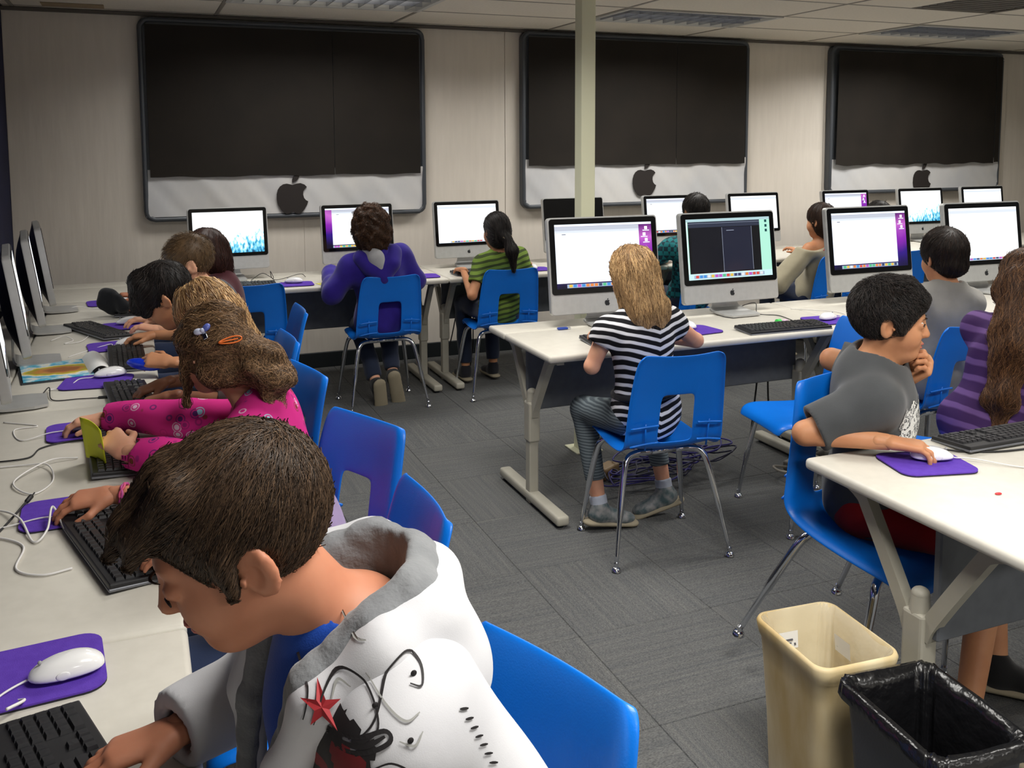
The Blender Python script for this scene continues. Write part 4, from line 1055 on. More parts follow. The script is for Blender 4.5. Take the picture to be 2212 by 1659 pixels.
def cloth(n, c, c2=None, rough=.85, bump=.25, bs=500, sheen=.2): return pm(n, srgb(*c), rough, col2=srgb(*(c2 or tuple(int(x * .93) for x in c))), nscale=10, bump=bump, bscale=bs, sheen=sheen, spec=.2, bd=.0015)
def stripe_mat(name, ca, cb, period, duty, vee=0., axis=2, soft=.02, lean=(0, 0)):
    m = bpy.data.materials.new(name); m.use_nodes = True; nt = m.node_tree; L = nt.links.new; b = nt.nodes['Principled BSDF']; b.inputs['Roughness'].default_value = .85; b.inputs['Specular IOR Level'].default_value = .2
    tc = nd(nt, 'ShaderNodeTexCoord'); sx = nd(nt, 'ShaderNodeSeparateXYZ'); L(tc.outputs['Object'], sx.inputs[0])
    n = nd(nt, 'ShaderNodeTexNoise'); n.inputs['Scale'].default_value = 9; L(tc.outputs['Object'], n.inputs['Vector'])
    cur = sx.outputs[axis]
    def madd(a, k, c):
        q = nd(nt, 'ShaderNodeMath', operation='MULTIPLY_ADD'); L(a, q.inputs[0]); q.inputs[1].default_value = k; L(c, q.inputs[2]); return q.outputs[0]
    if vee:
        ab = nd(nt, 'ShaderNodeMath', operation='ABSOLUTE'); L(sx.outputs[0], ab.inputs[0]); cur = madd(ab.outputs[0], vee, cur)
    if lean[0]: cur = madd(sx.outputs[0], lean[0], cur)
    if lean[1]: cur = madd(sx.outputs[1], lean[1], cur)
    cur = madd(n.outputs[0], .02, cur)
    d = nd(nt, 'ShaderNodeMath', operation='DIVIDE'); L(cur, d.inputs[0]); d.inputs[1].default_value = period
    f = nd(nt, 'ShaderNodeMath', operation='FRACT'); L(d.outputs[0], f.inputs[0])
    r = ramp(nt, [(0, ca), (max(.01, duty - soft), ca), (duty + soft, cb), (1 - soft, cb), (1, ca)]); L(f.outputs[0], r.inputs[0]); L(r.outputs[0], b.inputs['Base Color'])
    return m
def spots_mat(name, base, spots, scale):
    m = bpy.data.materials.new(name); m.use_nodes = True; nt = m.node_tree; L = nt.links.new; b = nt.nodes['Principled BSDF']; b.inputs['Roughness'].default_value = .85; b.inputs['Specular IOR Level'].default_value = .2
    tc = nd(nt, 'ShaderNodeTexCoord'); v = nd(nt, 'ShaderNodeTexVoronoi', feature='F1'); v.inputs['Scale'].default_value = scale; L(tc.outputs['Object'], v.inputs['Vector'])
    r = ramp(nt, [(i / len(spots), c) for i, c in enumerate(spots)], 'CONSTANT'); sp = nd(nt, 'ShaderNodeSeparateColor'); L(v.outputs['Color'], sp.inputs[0]); L(sp.outputs[0], r.inputs[0])
    k = ramp(nt, [(.20, (1, 1, 1, 1)), (.24, (0, 0, 0, 1)), (.30, (0, 0, 0, 1)), (.32, (.8, .8, .8, 1)), (.37, (.8, .8, .8, 1)), (.40, (0, 0, 0, 1))]); L(v.outputs['Distance'], k.inputs[0])
    mx = nd(nt, 'ShaderNodeMix', data_type='RGBA'); mx.inputs[6].default_value = base; L(k.outputs[0], mx.inputs[0]); L(r.outputs[0], mx.inputs[7]); L(mx.outputs[2], b.inputs['Base Color'])
    return m

def hand_geo(W, d, up, side, curl=(18, 28, 20), spread=.0, hs=.9, vox=.0028, thumb=.8, tcurl=0.):
    """hand from the wrist: d fingers, up back of the hand, side=+1/-1 thumb on the +d x up side"""
    W = A3(W); d = nrm(d); up = nrm(A3(up) - d * (A3(up) @ d)); r = np.cross(d, up) * side
    S = lambda f, q, u: W + hs * (d * f + r * q + up * u)
    F = Fld(W - .21 * hs, W + .21 * hs, vox); k = .010
    F.cone(S(-.03, 0, 0), S(.012, 0, .002), .022 * hs, .021 * hs, k, flat=(up, .78))
    fing = [(.026, .062, .0082, .002), (.009, .069, .0084, .004), (-.009, .064, .0080, .003), (-.026, .050, .0072, .0)]
    for i, (q, L, rad_, uo) in enumerate(fing):
        kn = S(.080 - .004 * abs(i - 1), q, uo + .002)
        F.cone(S(.01, q * .65, 0), kn, .0135 * hs, .0115 * hs, .012, flat=(up, .9))
    P_ = []
    for i, (q, L, rad_, uo) in enumerate(fing):
        p = S(.080 - .004 * abs(i - 1), q, uo + .002); a = 0.; rr = rad_ * hs
        dd0 = nrm(d + r * (q * spread * 8))
        for j, (fr, c) in enumerate(zip((.46, .31, .23), curl)):
            a += rad(c); dd = dd0 * cos(a) - up * sin(a); e = p + dd * L * fr * hs
            F.cone(p, e, rr * (1 - .06 * j), rr * (.95 - .08 * j), .003); p = e
    t0 = S(.022, .026, -.006); t1 = t0 + hs * .036 * nrm(d * .75 + r * thumb - up * .25); t2 = t1 + hs * .030 * nrm(d * (1. - .2 * tcurl) + r * (thumb * .25 - tcurl) - up * (.25))
    F.cone(S(.0, .012, -.002), t0, .014 * hs, .0135 * hs, .012); F.cone(t0, t1, .0125 * hs, .0098 * hs, .006); F.cone(t1, t2, .0096 * hs, .0078 * hs, .004)
    V, Q = F.mesh(); return smooth_mesh(V, Q, 1, .4), Q

def ik(S, W, L1, L2, hint):
    S, W = A3(S), A3(W); v = W - S; D = np.linalg.norm(v); k = max(1., D / (.985 * (L1 + L2))); L1 *= k; L2 *= k
    a = (L1 * L1 - L2 * L2 + D * D) / (2 * D); h = math.sqrt(max(0, L1 * L1 - a * a)); u = v / D; n = A3(hint) - u * (A3(hint) @ u)
    return S + u * a + nrm(n) * h

def head_sdf(B, C, R, q, ears=True, face=True, k=.012):
    hf, hl, hu = R; p = lambda f, l, u: C + q * (f * hf + l * hl + u * hu); rr = lambda *a: q * A3(a)
    B.ell(p(-.012, 0, .026), rr(.094, .074, .088), R, k); B.ell(p(.022, 0, -.03), rr(.066, .060, .076), R, .025 * q)
    B.ell(p(.050, 0, -.088), rr(.034, .034, .026), R, .03 * q)
    for s in (-1, 1):
        B.ell(p(.050, s * .032, -.038), rr(.034, .026, .032), R, .02 * q)
        if ears:
            B.ell(p(-.008, s * .076, -.012), rr(.021, .0085, .033), np.array([nrm(hf + hl * s * -.45), nrm(hl * s + hf * .45), hu]), .006 * q)
            B.ell(p(.001, s * .0835, -.012), rr(.0115, .0095, .018), R, .003 * q, 's'); B.ell(p(-.006, s * .086, .010), rr(.010, .0055, .011), R, .003 * q, 's'); B.ell(p(.010, s * .079, -.014), rr(.005, .005, .007), R, .003 * q)
    if face:
        B.ell(p(.072, 0, .022), rr(.016, .040, .011), R, .016 * q)
        B.cone(p(.083, 0, .010), p(.0995, 0, -.024), .0070 * q, .0095 * q, .012 * q); B.ell(p(.095, 0, -.029), rr(.012, .015, .008), R, .008 * q)
        for s in (-1, 1): B.ell(p(.094, s * .032, .0), rr(.014, .018, .010), R, .010 * q, 's'); B.ell(p(.079, s * .031, .0), rr(.012, .016, .011), R, .004 * q)
        B.ell(p(.084, 0, -.054), rr(.012, .020, .006), R, .006 * q); B.ell(p(.081, 0, -.066), rr(.012, .018, .0065), R, .006 * q)
        B.ell(p(.094, 0, -.0595), rr(.006, .022, .0012), R, .003 * q, 's')

class Person: pass
def person(label, hip, N, C, face, hf, hu=(0, 0, 1), s=1., hs=1., vox=.007, skin=SK_LIGHT, arms=None, legs=None, shirt=None, pants=None, ears=True, facef=True, cvox=None, cut=None, hem=-.07, group=None):
    hip, N, C = A3(hip), A3(N), A3(C); o = Person()
    root = thing('person', label, 'person', (hip[0], hip[1], 0)); o.root = root; O = A3((hip[0], hip[1], 0)); o.O = O
    fv = A3((cos(rad(face)), sin(rad(face)), 0)); lv = A3((-fv[1], fv[0], 0)); t = nrm(N - hip); fT = nrm(fv - t * (fv @ t)); lT = np.cross(t, fT); RT = np.array([fT, lT, t])
    hf = nrm(hf); hu = nrm(A3(hu) - hf * (A3(hu) @ hf)); hl = np.cross(hu, hf); RH = np.array([hf, hl, hu]); o.RH = RH; o.C = C; o.q = hs; o.t, o.fT, o.lT, o.N, o.hip = t, fT, lT, N, hip
    T = np.linalg.norm(N - hip)
    Sh = {k: N - t * .050 * s + lT * g * .135 * s + fT * .012 for k, g in (('L', 1), ('R', -1))}
    AJ = {}
    for k, a in (arms or {}).items():
        g = 1 if k == 'L' else -1; S = Sh[k] + A3(a.get('sh', (0, 0, 0)))
        E = A3(a['E']) if 'E' in a else ik(S, a['W'], .245 * s, .215 * s, a.get('hint', lT * g * .5 - t * .8 - fT * .3)); AJ[k] = (S, E, A3(a['W']), a)
    LJ = {}
    for k, g in (('L', 1), ('R', -1)):
        a = (legs or {}).get(k)
        if a is None:
            hp = hip + lv * g * .075 * s - A3((0, 0, .02)); kn = hp + fv * .37 * s + lv * g * .03 + A3((0, 0, .0)); an = A3((kn[0], kn[1], .09)) - fv * .04; a = dict(K=kn, A=an, toe=fv, shoe=M_dshoe)
        LJ[k] = (hip + lv * g * .075 * s - A3((0, 0, .025)), A3(a['K']), A3(a['A']), a)
    pts = [hip, N, C] + [j for a in AJ.values() for j in a[:3]] + [j for a in LJ.values() for j in a[:3]]
    lo, hi = np.min(pts, 0) - .17 * max(s, 1), np.max(pts, 0) + .17 * max(s, 1); lo[2] = max(lo[2], .0)
    def torso(B, g):
        B.ell(hip + t * .02, A3((.095, .128, .105)) * s + g, RT, .03); B.ell(hip + t * T * .42, A3((.076, .108, .17)) * s + g, RT, .05)
        B.ell(hip + t * T * .74 - fT * .012, A3((.086, .122, .15)) * s + g, RT, .04); B.cone(Sh['L'], Sh['R'], .042 * s + g, .042 * s + g, .04)
        B.cone(N - t * .06 * s, N + t * .0, .075 * s + g * .6, .05 * s + g * .3, .03)
    # --- body: one surface from head to feet
    B = Fld(lo, hi, vox); torso(B, 0.)
    B.cone(N - t * .03, C - hu * .055 * hs - hf * .018 * hs, .047 * s, .043 * s, .022); head_sdf(B, C, RH, hs, ears, facef)
    for k, (S, E, W, a) in AJ.items():
        B.cone(S, E, .037 * s, .030 * s, .03); B.cone(E, W, .031 * s, .0205 * s, .012)
    for k, (H, K, A, a) in LJ.items():
        B.cone(H, K, .066 * s, .046 * s, .03); B.cone(K, A, .046 * s, .029 * s, .02)
        if not a.get('noshoe'):
            pass
    V, Q = B.mesh(); V = smooth_mesh(V, Q, 1, .4); parts = [(V, Q, 0)]
    for k, (S, E, W, a) in AJ.items():
        if a.get('hand', True):
            d = a.get('d', nrm(W - E)); hv, hq = hand_geo(W + nrm(W - E) * .006, d, a.get('up', (0, 0, 1)), a.get('side', -1 if k == 'L' else 1) * -1, a.get('curl', (18, 28, 20)), a.get('spread', .3), .92 * s, a.get('hv', .0028 if vox < .0065 else .004), a.get('thumb', .8), a.get('tcurl', 0.))
            parts.append((hv, hq, 0))
    V, Q, mi = join_np(parts); link('body', mesh_np('body', V - O, Q, [skin], None, True), root)
    o.Sh, o.AJ, o.LJ = Sh, AJ, LJ
    def emit(name, F, mat, it=1, keep=None):
        V, Q = F.mesh(); V = smooth_mesh(V, Q, it, .45) if it else V
        ob = link(name, mesh_np(name, V - O, Q, [mat], None, True), root); return ob, V, Q
    o.emit = emit
    cv = cvox or vox
    if shirt:
        g = shirt.get('gap', .012); F = Fld(lo, hi, cv); torso(F, g)
        hm = shirt.get('hem', .09); F.ell(hip - t * .01, A3((.105, .138, hm + .02)) * s + g * .8, RT, .03)
        for k, (S, E, W, a) in AJ.items():
            sl = shirt.get('sleeve', 2.) if not isinstance(shirt.get('sleeve', 2.), dict) else shirt['sleeve'][k]; w = shirt.get('wide', 1.)
            if sl <= 0: continue
            if sl <= 1:
                e = S + (E - S) * sl; F.cone(S, e, .040 * s + g, .040 * s * w + g, .045, cap=(0, 1)); F.cone(e - nrm(E - S) * .022, e + nrm(E - S) * .03, .030 * s * w + g * .5, .030 * s * w + g * .5, 0, 's', cap=(1, 1))
            else:
                e = E + (W - E) * min(1.02, sl - 1); F.cone(S, E, .040 * s + g, .034 * s * w + g, .05); F.cone(E, e, .034 * s * w + g, .026 * s * w + g * .8, .015, cap=(0, 1))
                u = nrm(W - E); F.cone(e - u * .03, e + u * .02, .020 * s + g * .6, .020 * s + g * .6, 0, 's', cap=(1, 1))
        if shirt.get('fold', .004): F.wob(shirt.get('fold', .004), shirt.get('ffr', 38), shirt.get('seed', 1))
        nk = shirt.get('neck', .056) * s; F.cone(N - t * .012 + fT * .008, N + t * .12, nk, nk * 1.15, .012, 's', cap=(0, 0))
        F.plane((0, 0, shirt.get('zcut', .452)), (0, 0, -1), .01)
        for fn in shirt.get('ops', []): fn(F, o)
        o.sF = F; o.shirt, o.sV, o.sQ = emit(shirt.get('name', 'shirt'), F, shirt['mat'], 1)
    if pants:
        g = pants.get('gap', .010); F = Fld(lo, hi, cv); F.ell(hip + t * .0, A3((.100, .132, .09)) * s + g, RT, .03); ln = pants.get('len', 1.9)
        for k, (H, K, A, a) in LJ.items():
            if ln <= 1: e = H + (K - H) * ln; F.cone(H, e, .068 * s + g, .058 * s + g * 1.5, .03, cap=(0, 1))
            else: e = K + (A - K) * (ln - 1); F.cone(H, K, .068 * s + g, .048 * s + g, .03); F.cone(K, e, .048 * s + g, .034 * s + g * pants.get('flare', 1.2), .02, cap=(0, 1))
        if pants.get('fold', .003): F.wob(pants.get('fold', .003), 40, 4)
        if shirt and pants.get('under', True):      # trousers end inside the shirt
            pass
        emit('trousers', F, pants['mat'], 1)
    for k, (H, K, A, a) in LJ.items():
        sh = a.get('shoe')
        if sh:
            toe = nrm(a['toe']); up = nrm(A3(a.get('sup', (0, 0, 1))) - toe * (A3(a.get('sup', (0, 0, 1))) @ toe)); sd = np.cross(toe, up); L = .20 * s
            F = Fld(A - .25, A + .25, max(.005, vox * .8)); base = A - up * .055
            F.ell(base + toe * .02 + up * .022, (.065 * s, .036 * s, .040 * s), np.array([toe, sd, up]), .02); F.ell(base + toe * .105 * s + up * .012, (.062 * s, .040 * s, .028 * s), np.array([toe, sd, up]), .03); F.cone(A, base + up * .03, .040 * s, .040 * s, .02)
            F.plane(base - up * .008, -up, .004); emit('shoe', F, sh, 1)
            F = Fld(A - .25, A + .25, max(.005, vox * .8))
            F.cone(base - toe * .03 * s - up * .008, base + toe * .145 * s - up * .008, .038 * s, .041 * s, 0, flat=(up, .4)); emit('shoe_sole', F, a.get('sole', M_sole), 1)
        if a.get('sock'):
            u = nrm(K - A); F = Fld(A - .1, A + .12, .006); F.cone(A - u * .02, A + u * .05, .036 * s, .037 * s, .0, cap=(0, 1)); emit('sock', F, a['sock'], 1)
    return o
M_dshoe = cloth('plain_dark_shoe', (40, 40, 46))
M_sole = pm('shoe_sole', srgb(150, 140, 118), .8)

def eyes(o, col=(50, 30, 22), brow=None, lips=None, sides=(1, -1), closed=False):
    hf, hl, hu = o.RH; q = o.q; p = lambda f, l, u: o.C + q * (f * hf + l * hl + u * hu) - o.O
    M = Matrix(np.array([hf, hl, hu]).T.tolist())
    for s in sides:
        if not closed:
            G().ball(p(.0765, s * .031, .0), .0130 * q, 16, 12).obj('eye', pm('eye_white', srgb(226, 222, 216), .2, spec=.6), o.root, smooth=True)
            gz = nrm(hf + hl * s * .1); c = p(.0765, s * .031, .0) + gz * .0095 * q; G().ball(tuple(c), .0052 * q, 12, 8).obj('iris', pm('iris', srgb(*col), .15, spec=.7), o.root, smooth=True)
        Lp = [p(.0905 - .0035 * abs(a), s * (.031 + .015 * a), (.006 if not closed else -.005) - .004 * a * a) for a in np.linspace(-1, 1, 7)]
        G().tube(Lp, [.0008, .0014, .0018, .002, .002, .0018, .001], 6).obj('eyelash', pm('lash', srgb(26, 20, 18), .6), o.root, smooth=True)
        if brow: G().tube([p(.093 - .010 * a * a, s * (.031 + .019 * a), .021 + .003 * (1 - a * a)) for a in np.linspace(-1, 1, 9)], [.0005, .0012, .0018, .002, .002, .0018, .0014, .001, .0005], 6).obj('eyebrow', brow[0], o.root, smooth=True)
    if lips:
        F = Fld(o.C + q * .07 * hf - .06, o.C + q * .07 * hf + .06, .0025); F.lo = F.lo
        P = lambda f, l, u: o.C + q * (f * hf + l * hl + u * hu)
        F = Fld(P(.08, 0, -.06) - .05, P(.08, 0, -.06) + .05, .0025)
        F.ell(P(.0855, 0, -.0545), q * A3((.0115, .0195, .0045)), o.RH, 0); F.ell(P(.0825, 0, -.0655), q * A3((.0115, .0175, .0055)), o.RH, 0); V, Q = F.mesh(); link('lips', mesh_np('lips', V - o.O, Q, [lips], None, True), o.root)

def hair(o, mat, kind='short', prims=(), n=1500, length=.05, r=.0007, vox=.006, lift=.10, wave=0., wfr=60, jit=.25, seg=6, seed=1, flow=None, thick=1., ear=True, fold=.0, ffr=60, nape=-.035, cap=True, keep=None, name='hair', wobd=None, line=0., off=.001):
    hf, hl, hu = o.RH; q = o.q; C = o.C; p = lambda f, l, u: C + q * (f * hf + l * hl + u * hu)
    wp = [A3(x[1]) for x in prims if x[0] == 'w'] + [A3(x[2]) for x in prims if x[0] == 'w'] + [C]
    pad_ = .17; lo, hi = np.min(wp, 0) - pad_, np.max(wp, 0) + pad_
    for x in prims:
        if x[0] == 'w': pass
    F = Fld(lo, hi, vox); tk = (thick - 1) * .02
    if cap:
        F.ell(p(-.015, 0, .030), q * (A3((.100, .0805, .094)) + tk), o.RH, .01)
        if kind == 'short':
            F.ell(p(.105, 0, -.035 + line), q * A3((.078, .100, .078)), o.RH, .012, 's'); F.plane(p(-.02, 0, nape), -hu + .55 * hf, .01)
            if ear:
                for s in (-1, 1): F.ell(p(-.004, s * .082, -.016), q * A3((.026, .022, .032)), o.RH, .008, 's')
        else:
            F.ell(p(-.035, 0, -.03), q * (A3((.080, .080, .090)) + tk), o.RH, .03); F.ell(p(.105, 0, -.04 + line), q * A3((.072, .060, .082)), o.RH, .012, 's')
    for x in prims:
        if x[0] == 'w': F.cone(x[1], x[2], x[3], x[4], x[5] if len(x) > 5 else .03, flat=x[6] if len(x) > 6 else None)
        elif x[0] == 'h': F.cone(p(*x[1]), p(*x[2]), x[3] * q, x[4] * q, x[5] if len(x) > 5 else .015)
        elif x[0] == 'e': F.ell(p(*x[1]), q * A3(x[2]), o.RH, .015, x[3] if len(x) > 3 else 'u')
    if fold: F.wob(fold, ffr, seed, wobd)
    V, Q = F.mesh(); Vs = smooth_mesh(V, Q, 1, .4)
    cr = p(-.055, 0, .105)
    if flow is None:
        if kind == 'short': flow = lambda P: (P - cr) / (np.linalg.norm(P - cr, axis=1)[:, None] + 1e-6) + hf * .25 + A3((0, 0, -.25))
        else: flow = lambda P: (P - cr) / (np.linalg.norm(P - cr, axis=1)[:, None] + 1e-6) * .5 + A3((0, 0, -1.))
    parts = [(Vs, Q, 0)]
    if n:
        SV, SQ = strands(F, Vs, n, flow, length, seg, r, lift, off, jit, seed, keep, wave, wfr); parts.append((SV, SQ, 1))
    V, Q, mi = join_np(parts); ob = link(name, mesh_np(name, V - o.O, Q, list(mat), mi, True), o.root); o.hF = F; return ob

def region_decal(o, name, mat, fn, off=.0018, mfn=None):
    """lifts the part of the shirt surface where fn(V) holds off the cloth as a thin print"""
    V, Q = o.sV, o.sQ; c = V[Q].mean(1); N = o.sF.grad(V); m = fn(c, o.sF.grad(c)); q = Q[m]; u, inv = np.unique(q, return_inverse=True)
    mi = mfn(c[m], o.sF.grad(c[m])).astype(int) if mfn else None
    return link(name, mesh_np(name, V[u] + N[u] * off - o.O, inv.reshape(q.shape), mat if isinstance(mat, list) else [mat], mi, True), o.root)
def on_cloth(o, P, off=.002):
    P = A3(P)
    for _ in range(8): d = o.sF.samp(P); P = P - o.sF.grad(P) * (d - off)[:, None]
    return P

V3 = lambda *a: np.array(a, float)
FLAT = (20, 26, 18)
# ---- the boy in the white hoodie, nearest the camera
M_white_fleece = cloth('white_sweatshirt', (200, 200, 203), (194, 194, 198), .9, .10, 700)
M_lining = cloth('grey_fleece', (128, 130, 132), (112, 114, 117), .95, .9, 160)
M_bluetee = cloth('blue_tee', (14, 66, 160), (12, 58, 146))
def openfront(F, o):
    a = o.N + o.fT * .12 - o.t * .0; b = o.hip + o.fT * .17 + o.t * .05
    F.cone(a, b, .066, .058, .02, 's')
A = person('boy in a white printed hoodie over a blue shirt, head bowed, nearest the camera', (.255, 1.115, .56), (.230, 1.085, 1.015), (.098, 1.068, 1.155), 186, (-.90, .05, -.44), (-.40, -.03, 1), s=1.10, hs=1.035, vox=.0048, cvox=.006, skin=SK_WARM,
           arms={'R': dict(W=(.028, 1.305, .792), E=(.150, 1.365, .800), d=(-.92, -.05, -.16), up=(-.1, .1, 1), curl=(14, 24, 18), spread=.4), 'L': dict(W=(.24, .94, .68), E=(.405, .965, .765), sh=(.045, .025, .028), d=(-1, .1, -.15))},
           shirt=dict(mat=M_white_fleece, gap=.024, sleeve=2., name='hoodie', fold=.004, ffr=26, wide=1.12, hem=.12, neck=.070, ops=[openfront], seed=5), pants=dict(mat=cloth('dark_denim', (38, 46, 66))))
F = Fld(A.hip - .25, A.N + .25, .006)
RT = np.array([A.fT, A.lT, A.t]); T_ = np.linalg.norm(A.N - A.hip)
F.ell(A.hip + A.t * T_ * .42 + A.fT * .014, V3(.098, .118, .19), RT, .05); F.ell(A.hip + A.t * T_ * .74 + A.fT * .004, V3(.106, .124, .165), RT, .04); F.cone(A.N - A.t * .08 + A.fT * .03, A.N + A.fT * .03 + A.t * .005, .08, .066, .03)
F.cone(A.N - A.t * .01 + A.fT * .012, A.N + A.t * .12, .056, .062, .008, 's'); A.emit('t_shirt', F, M_bluetee)
# hood lying round the neck, grey fleece inside
def chain(F, P, R, k=.02, flat=None):
    for i in range(len(P) - 1): F.cone(P[i], P[i + 1], R[i], R[i + 1], k, flat=flat)
hz = lambda f, l, t: A.N + A.fT * f + A.lT * l + A.t * t
F = Fld(A.N - .30, A.N + .24, .0055)
P_ = [hz(.125, .075, -.21), hz(.112, .085, -.10), hz(.075, .102, -.015), hz(.0, .110, .022), hz(-.060, .085, .030), hz(-.090, .0, .032), hz(-.060, -.085, .030), hz(.0, -.110, .022), hz(.075, -.102, -.015), hz(.112, -.085, -.10), hz(.125, -.075, -.21)]
chain(F, P_, [.018, .022, .032, .042, .046, .046, .046, .042, .032, .022, .018], .02)
chain(F, [hz(-.02, .125, -.045), hz(-.075, .080, -.045), hz(-.098, .0, -.06), hz(-.075, -.080, -.045), hz(-.02, -.125, -.045)], [.046, .050, .054, .050, .046], .05)
chain(F, [hz(-.075, .05, -.10), hz(-.095, 0, -.13), hz(-.075, -.05, -.10)], [.045, .048, .045], .05)
F.cone(hz(-.005, 0, -.06), hz(.0, 0, .20), .060, .095, .01, 's'); F.wob(.0045, 30, 3); A.emit('hood', F, M_white_fleece); FH = F
F = Fld(A.N - .30, A.N + .24, .0045)
P_ = [hz(.134, .062, -.205), hz(.118, .070, -.10), hz(.078, .084, -.002), hz(.0, .086, .040), hz(-.050, .064, .052), hz(-.072, .0, .056), hz(-.050, -.064, .052), hz(.0, -.086, .040), hz(.078, -.084, -.002), hz(.118, -.070, -.10), hz(.134, -.062, -.205)]
chain(F, P_, [.012, .016, .025, .033, .038, .040, .038, .033, .025, .016, .012], .012); F.cone(hz(-.002, 0, -.06), hz(.0, 0, .20), .050, .080, .01, 's'); F.wob(.0013, 190, 9); A.emit('hood_lining', F, M_lining)
hair(A, H_BOY, 'short', n=12000, length=.050, r=.0007, vox=.005, seg=6, lift=.10, jit=.22, nape=-.045, line=.014, prims=[('h', (.035, .0, .102), (.090, .010, .080), .024, .014), ('h', (.03, .042, .092), (.078, .038, .070), .024, .012), ('h', (.03, -.042, .092), (.078, -.036, .070), .024, .012), ('h', (.088, .012, .080), (.116, .016, .062), .013, .005), ('h', (.080, .036, .070), (.100, .036, .050), .012, .005), ('h', (.080, -.03, .070), (.102, -.03, .052), .012, .005), ('h', (.020, .076, .02), (.024, .077, -.020), .007, .004), ('h', (.020, -.076, .02), (.024, -.077, -.020), .007, .004)],
     flow=lambda P: (P - (A.C + A.RH[2] * .11 - A.RH[0] * .06)) * 9 + A.RH[0] * .55 + V3(0, 0, -.15))
eyes(A, closed=True, brow=H_DBROWN, lips=pm('lips_rose', srgb(206, 124, 110), .5), sides=(1,))
# print on the hoodie: dark red and black winged shape, star, scrolls
M_pblack = pm('print_black', srgb(24, 20, 22), .7); M_pred = pm('print_red', srgb(112, 16, 24), .7); M_pgrey = pm('print_grey', srgb(150, 150, 146), .8)
def hit(xz, off=.002):
    P = np.array([(x, .80, z) for x, z in xz], float)
    for _ in range(60):
        d = np.minimum(A.sF.samp(P), FH.samp(P)); d = np.where(d > .2, .02, d); P[:, 1] += np.clip((d - off) * .8, -.01, .02)
    return P
def blob(c, n):
    x, z = c[:, 0], c[:, 2]; g = .3 * np.sin(x * 190 + 2 * np.sin(z * 120)) + .25 * np.sin(z * 230 + x * 80)
    return (n[:, 1] < -.1) & ((((x - .155) / .058) ** 2 + ((z - .940) / .075) ** 2) + g < 1.)
def blob_red(c, n):
    x, z = c[:, 0], c[:, 2]; return blob(c, n) & (np.sin(x * 150 + 1.5 * np.sin(z * 95)) + np.sin(z * 140 + x * 60) > .2)
region_decal(A, 'hoodie_print', [M_pblack, M_pred], blob, .0015, blob_red)
def ribbon(pts, w, mat, name='print_scroll', off=.0016):
    P = A3(pts); T = np.gradient(P, axis=0); T /= np.linalg.norm(T, axis=1)[:, None] + 1e-9; Nn = np.stack([-T[:, 1], T[:, 0]], 1); n_ = len(P); ww = w * (.35 + .65 * np.sin(np.linspace(.15, pi - .15, n_)))[:, None]
    V = np.concatenate([hit(P + Nn * ww, off), hit(P - Nn * ww, off)]); G().add(V - A.O, [(i, i + 1, n_ + i + 1, n_ + i) for i in range(n_ - 1)]).obj(name, mat, A.root)
# scrolls, banner and star: (x, z) on the side of the hoodie that faces the camera
for pts, r, m_ in (([(.150, .935), (.163, .965), (.185, .985), (.205, .975), (.207, .950), (.190, .935)], .0009, M_pblack), ([(.190, .940), (.205, .955), (.225, .985), (.248, 1.0), (.262, .992), (.258, .978), (.246, .980)], .0009, M_pblack),
                   ([(.140, .940), (.150, .975), (.148, 1.0), (.16, 1.01)], .0009, M_pblack), ([(.165, .933), (.185, .938), (.212, .948), (.216, .940), (.190, .928), (.166, .924), (.165, .933)], .0016, M_pblack), ([(.168, .929), (.19, .933), (.212, .944)], .0018, M_pblack),
                   ([(.195, .915), (.215, .922), (.232, .912), (.226, .898), (.212, .900), (.214, .910)], .0010, M_pblack), ([(.18, .905), (.20, .900), (.22, .888), (.235, .892)], .0010, M_pblack), ([(.185, .885), (.205, .878), (.222, .868), (.215, .858)], .0012, M_pblack), ([(.19, .87), (.21, .862), (.222, .85)], .0010, M_pblack),
                   ([(.205, .985), (.22, .965), (.235, .955), (.25, .96)], .0009, M_pgrey), ([(.175, .99), (.19, 1.005), (.21, 1.012)], .0009, M_pgrey), ([(.225, .94), (.24, .935), (.25, .945)], .0009, M_pgrey), ([(.168, .955), (.178, .975), (.19, .97)], .0009, M_pgrey)):
    ribbon(spline([(x + .004, z + .052) for x, z in pts], 36), r * 1.25, m_)
for (x, z) in ((.252, .986), (.217, .905), (.208, .965), (.236, .94)): G().ball(tuple(hit([(x + .004, z + .052)])[0] - A.O), (.0035, .0015, .0035), 8, 6).obj('print_dot', M_pblack, A.root)
st = [(.163 + (.021 if i % 2 == 0 else .008) * cos(rad(90 + 36 * i)), 1.005 + (.021 if i % 2 == 0 else .008) * sin(rad(90 + 36 * i))) for i in range(10)]
SV = hit(st + [(.163, 1.005)], .0032); G().add(SV - A.O, [(i, (i + 1) % 10, 10) for i in range(10)]).obj('print_star', pm('print_star', srgb(150, 26, 34), .7), A.root)
# dark stitches down the back of the sleeve
for k in range(13):
    ribbon([(.300 + .0062 * k + .004 * i, 1.000 - .013 * k - .002 * i) for i in range(4)], .0014, M_pblack, 'stitch')

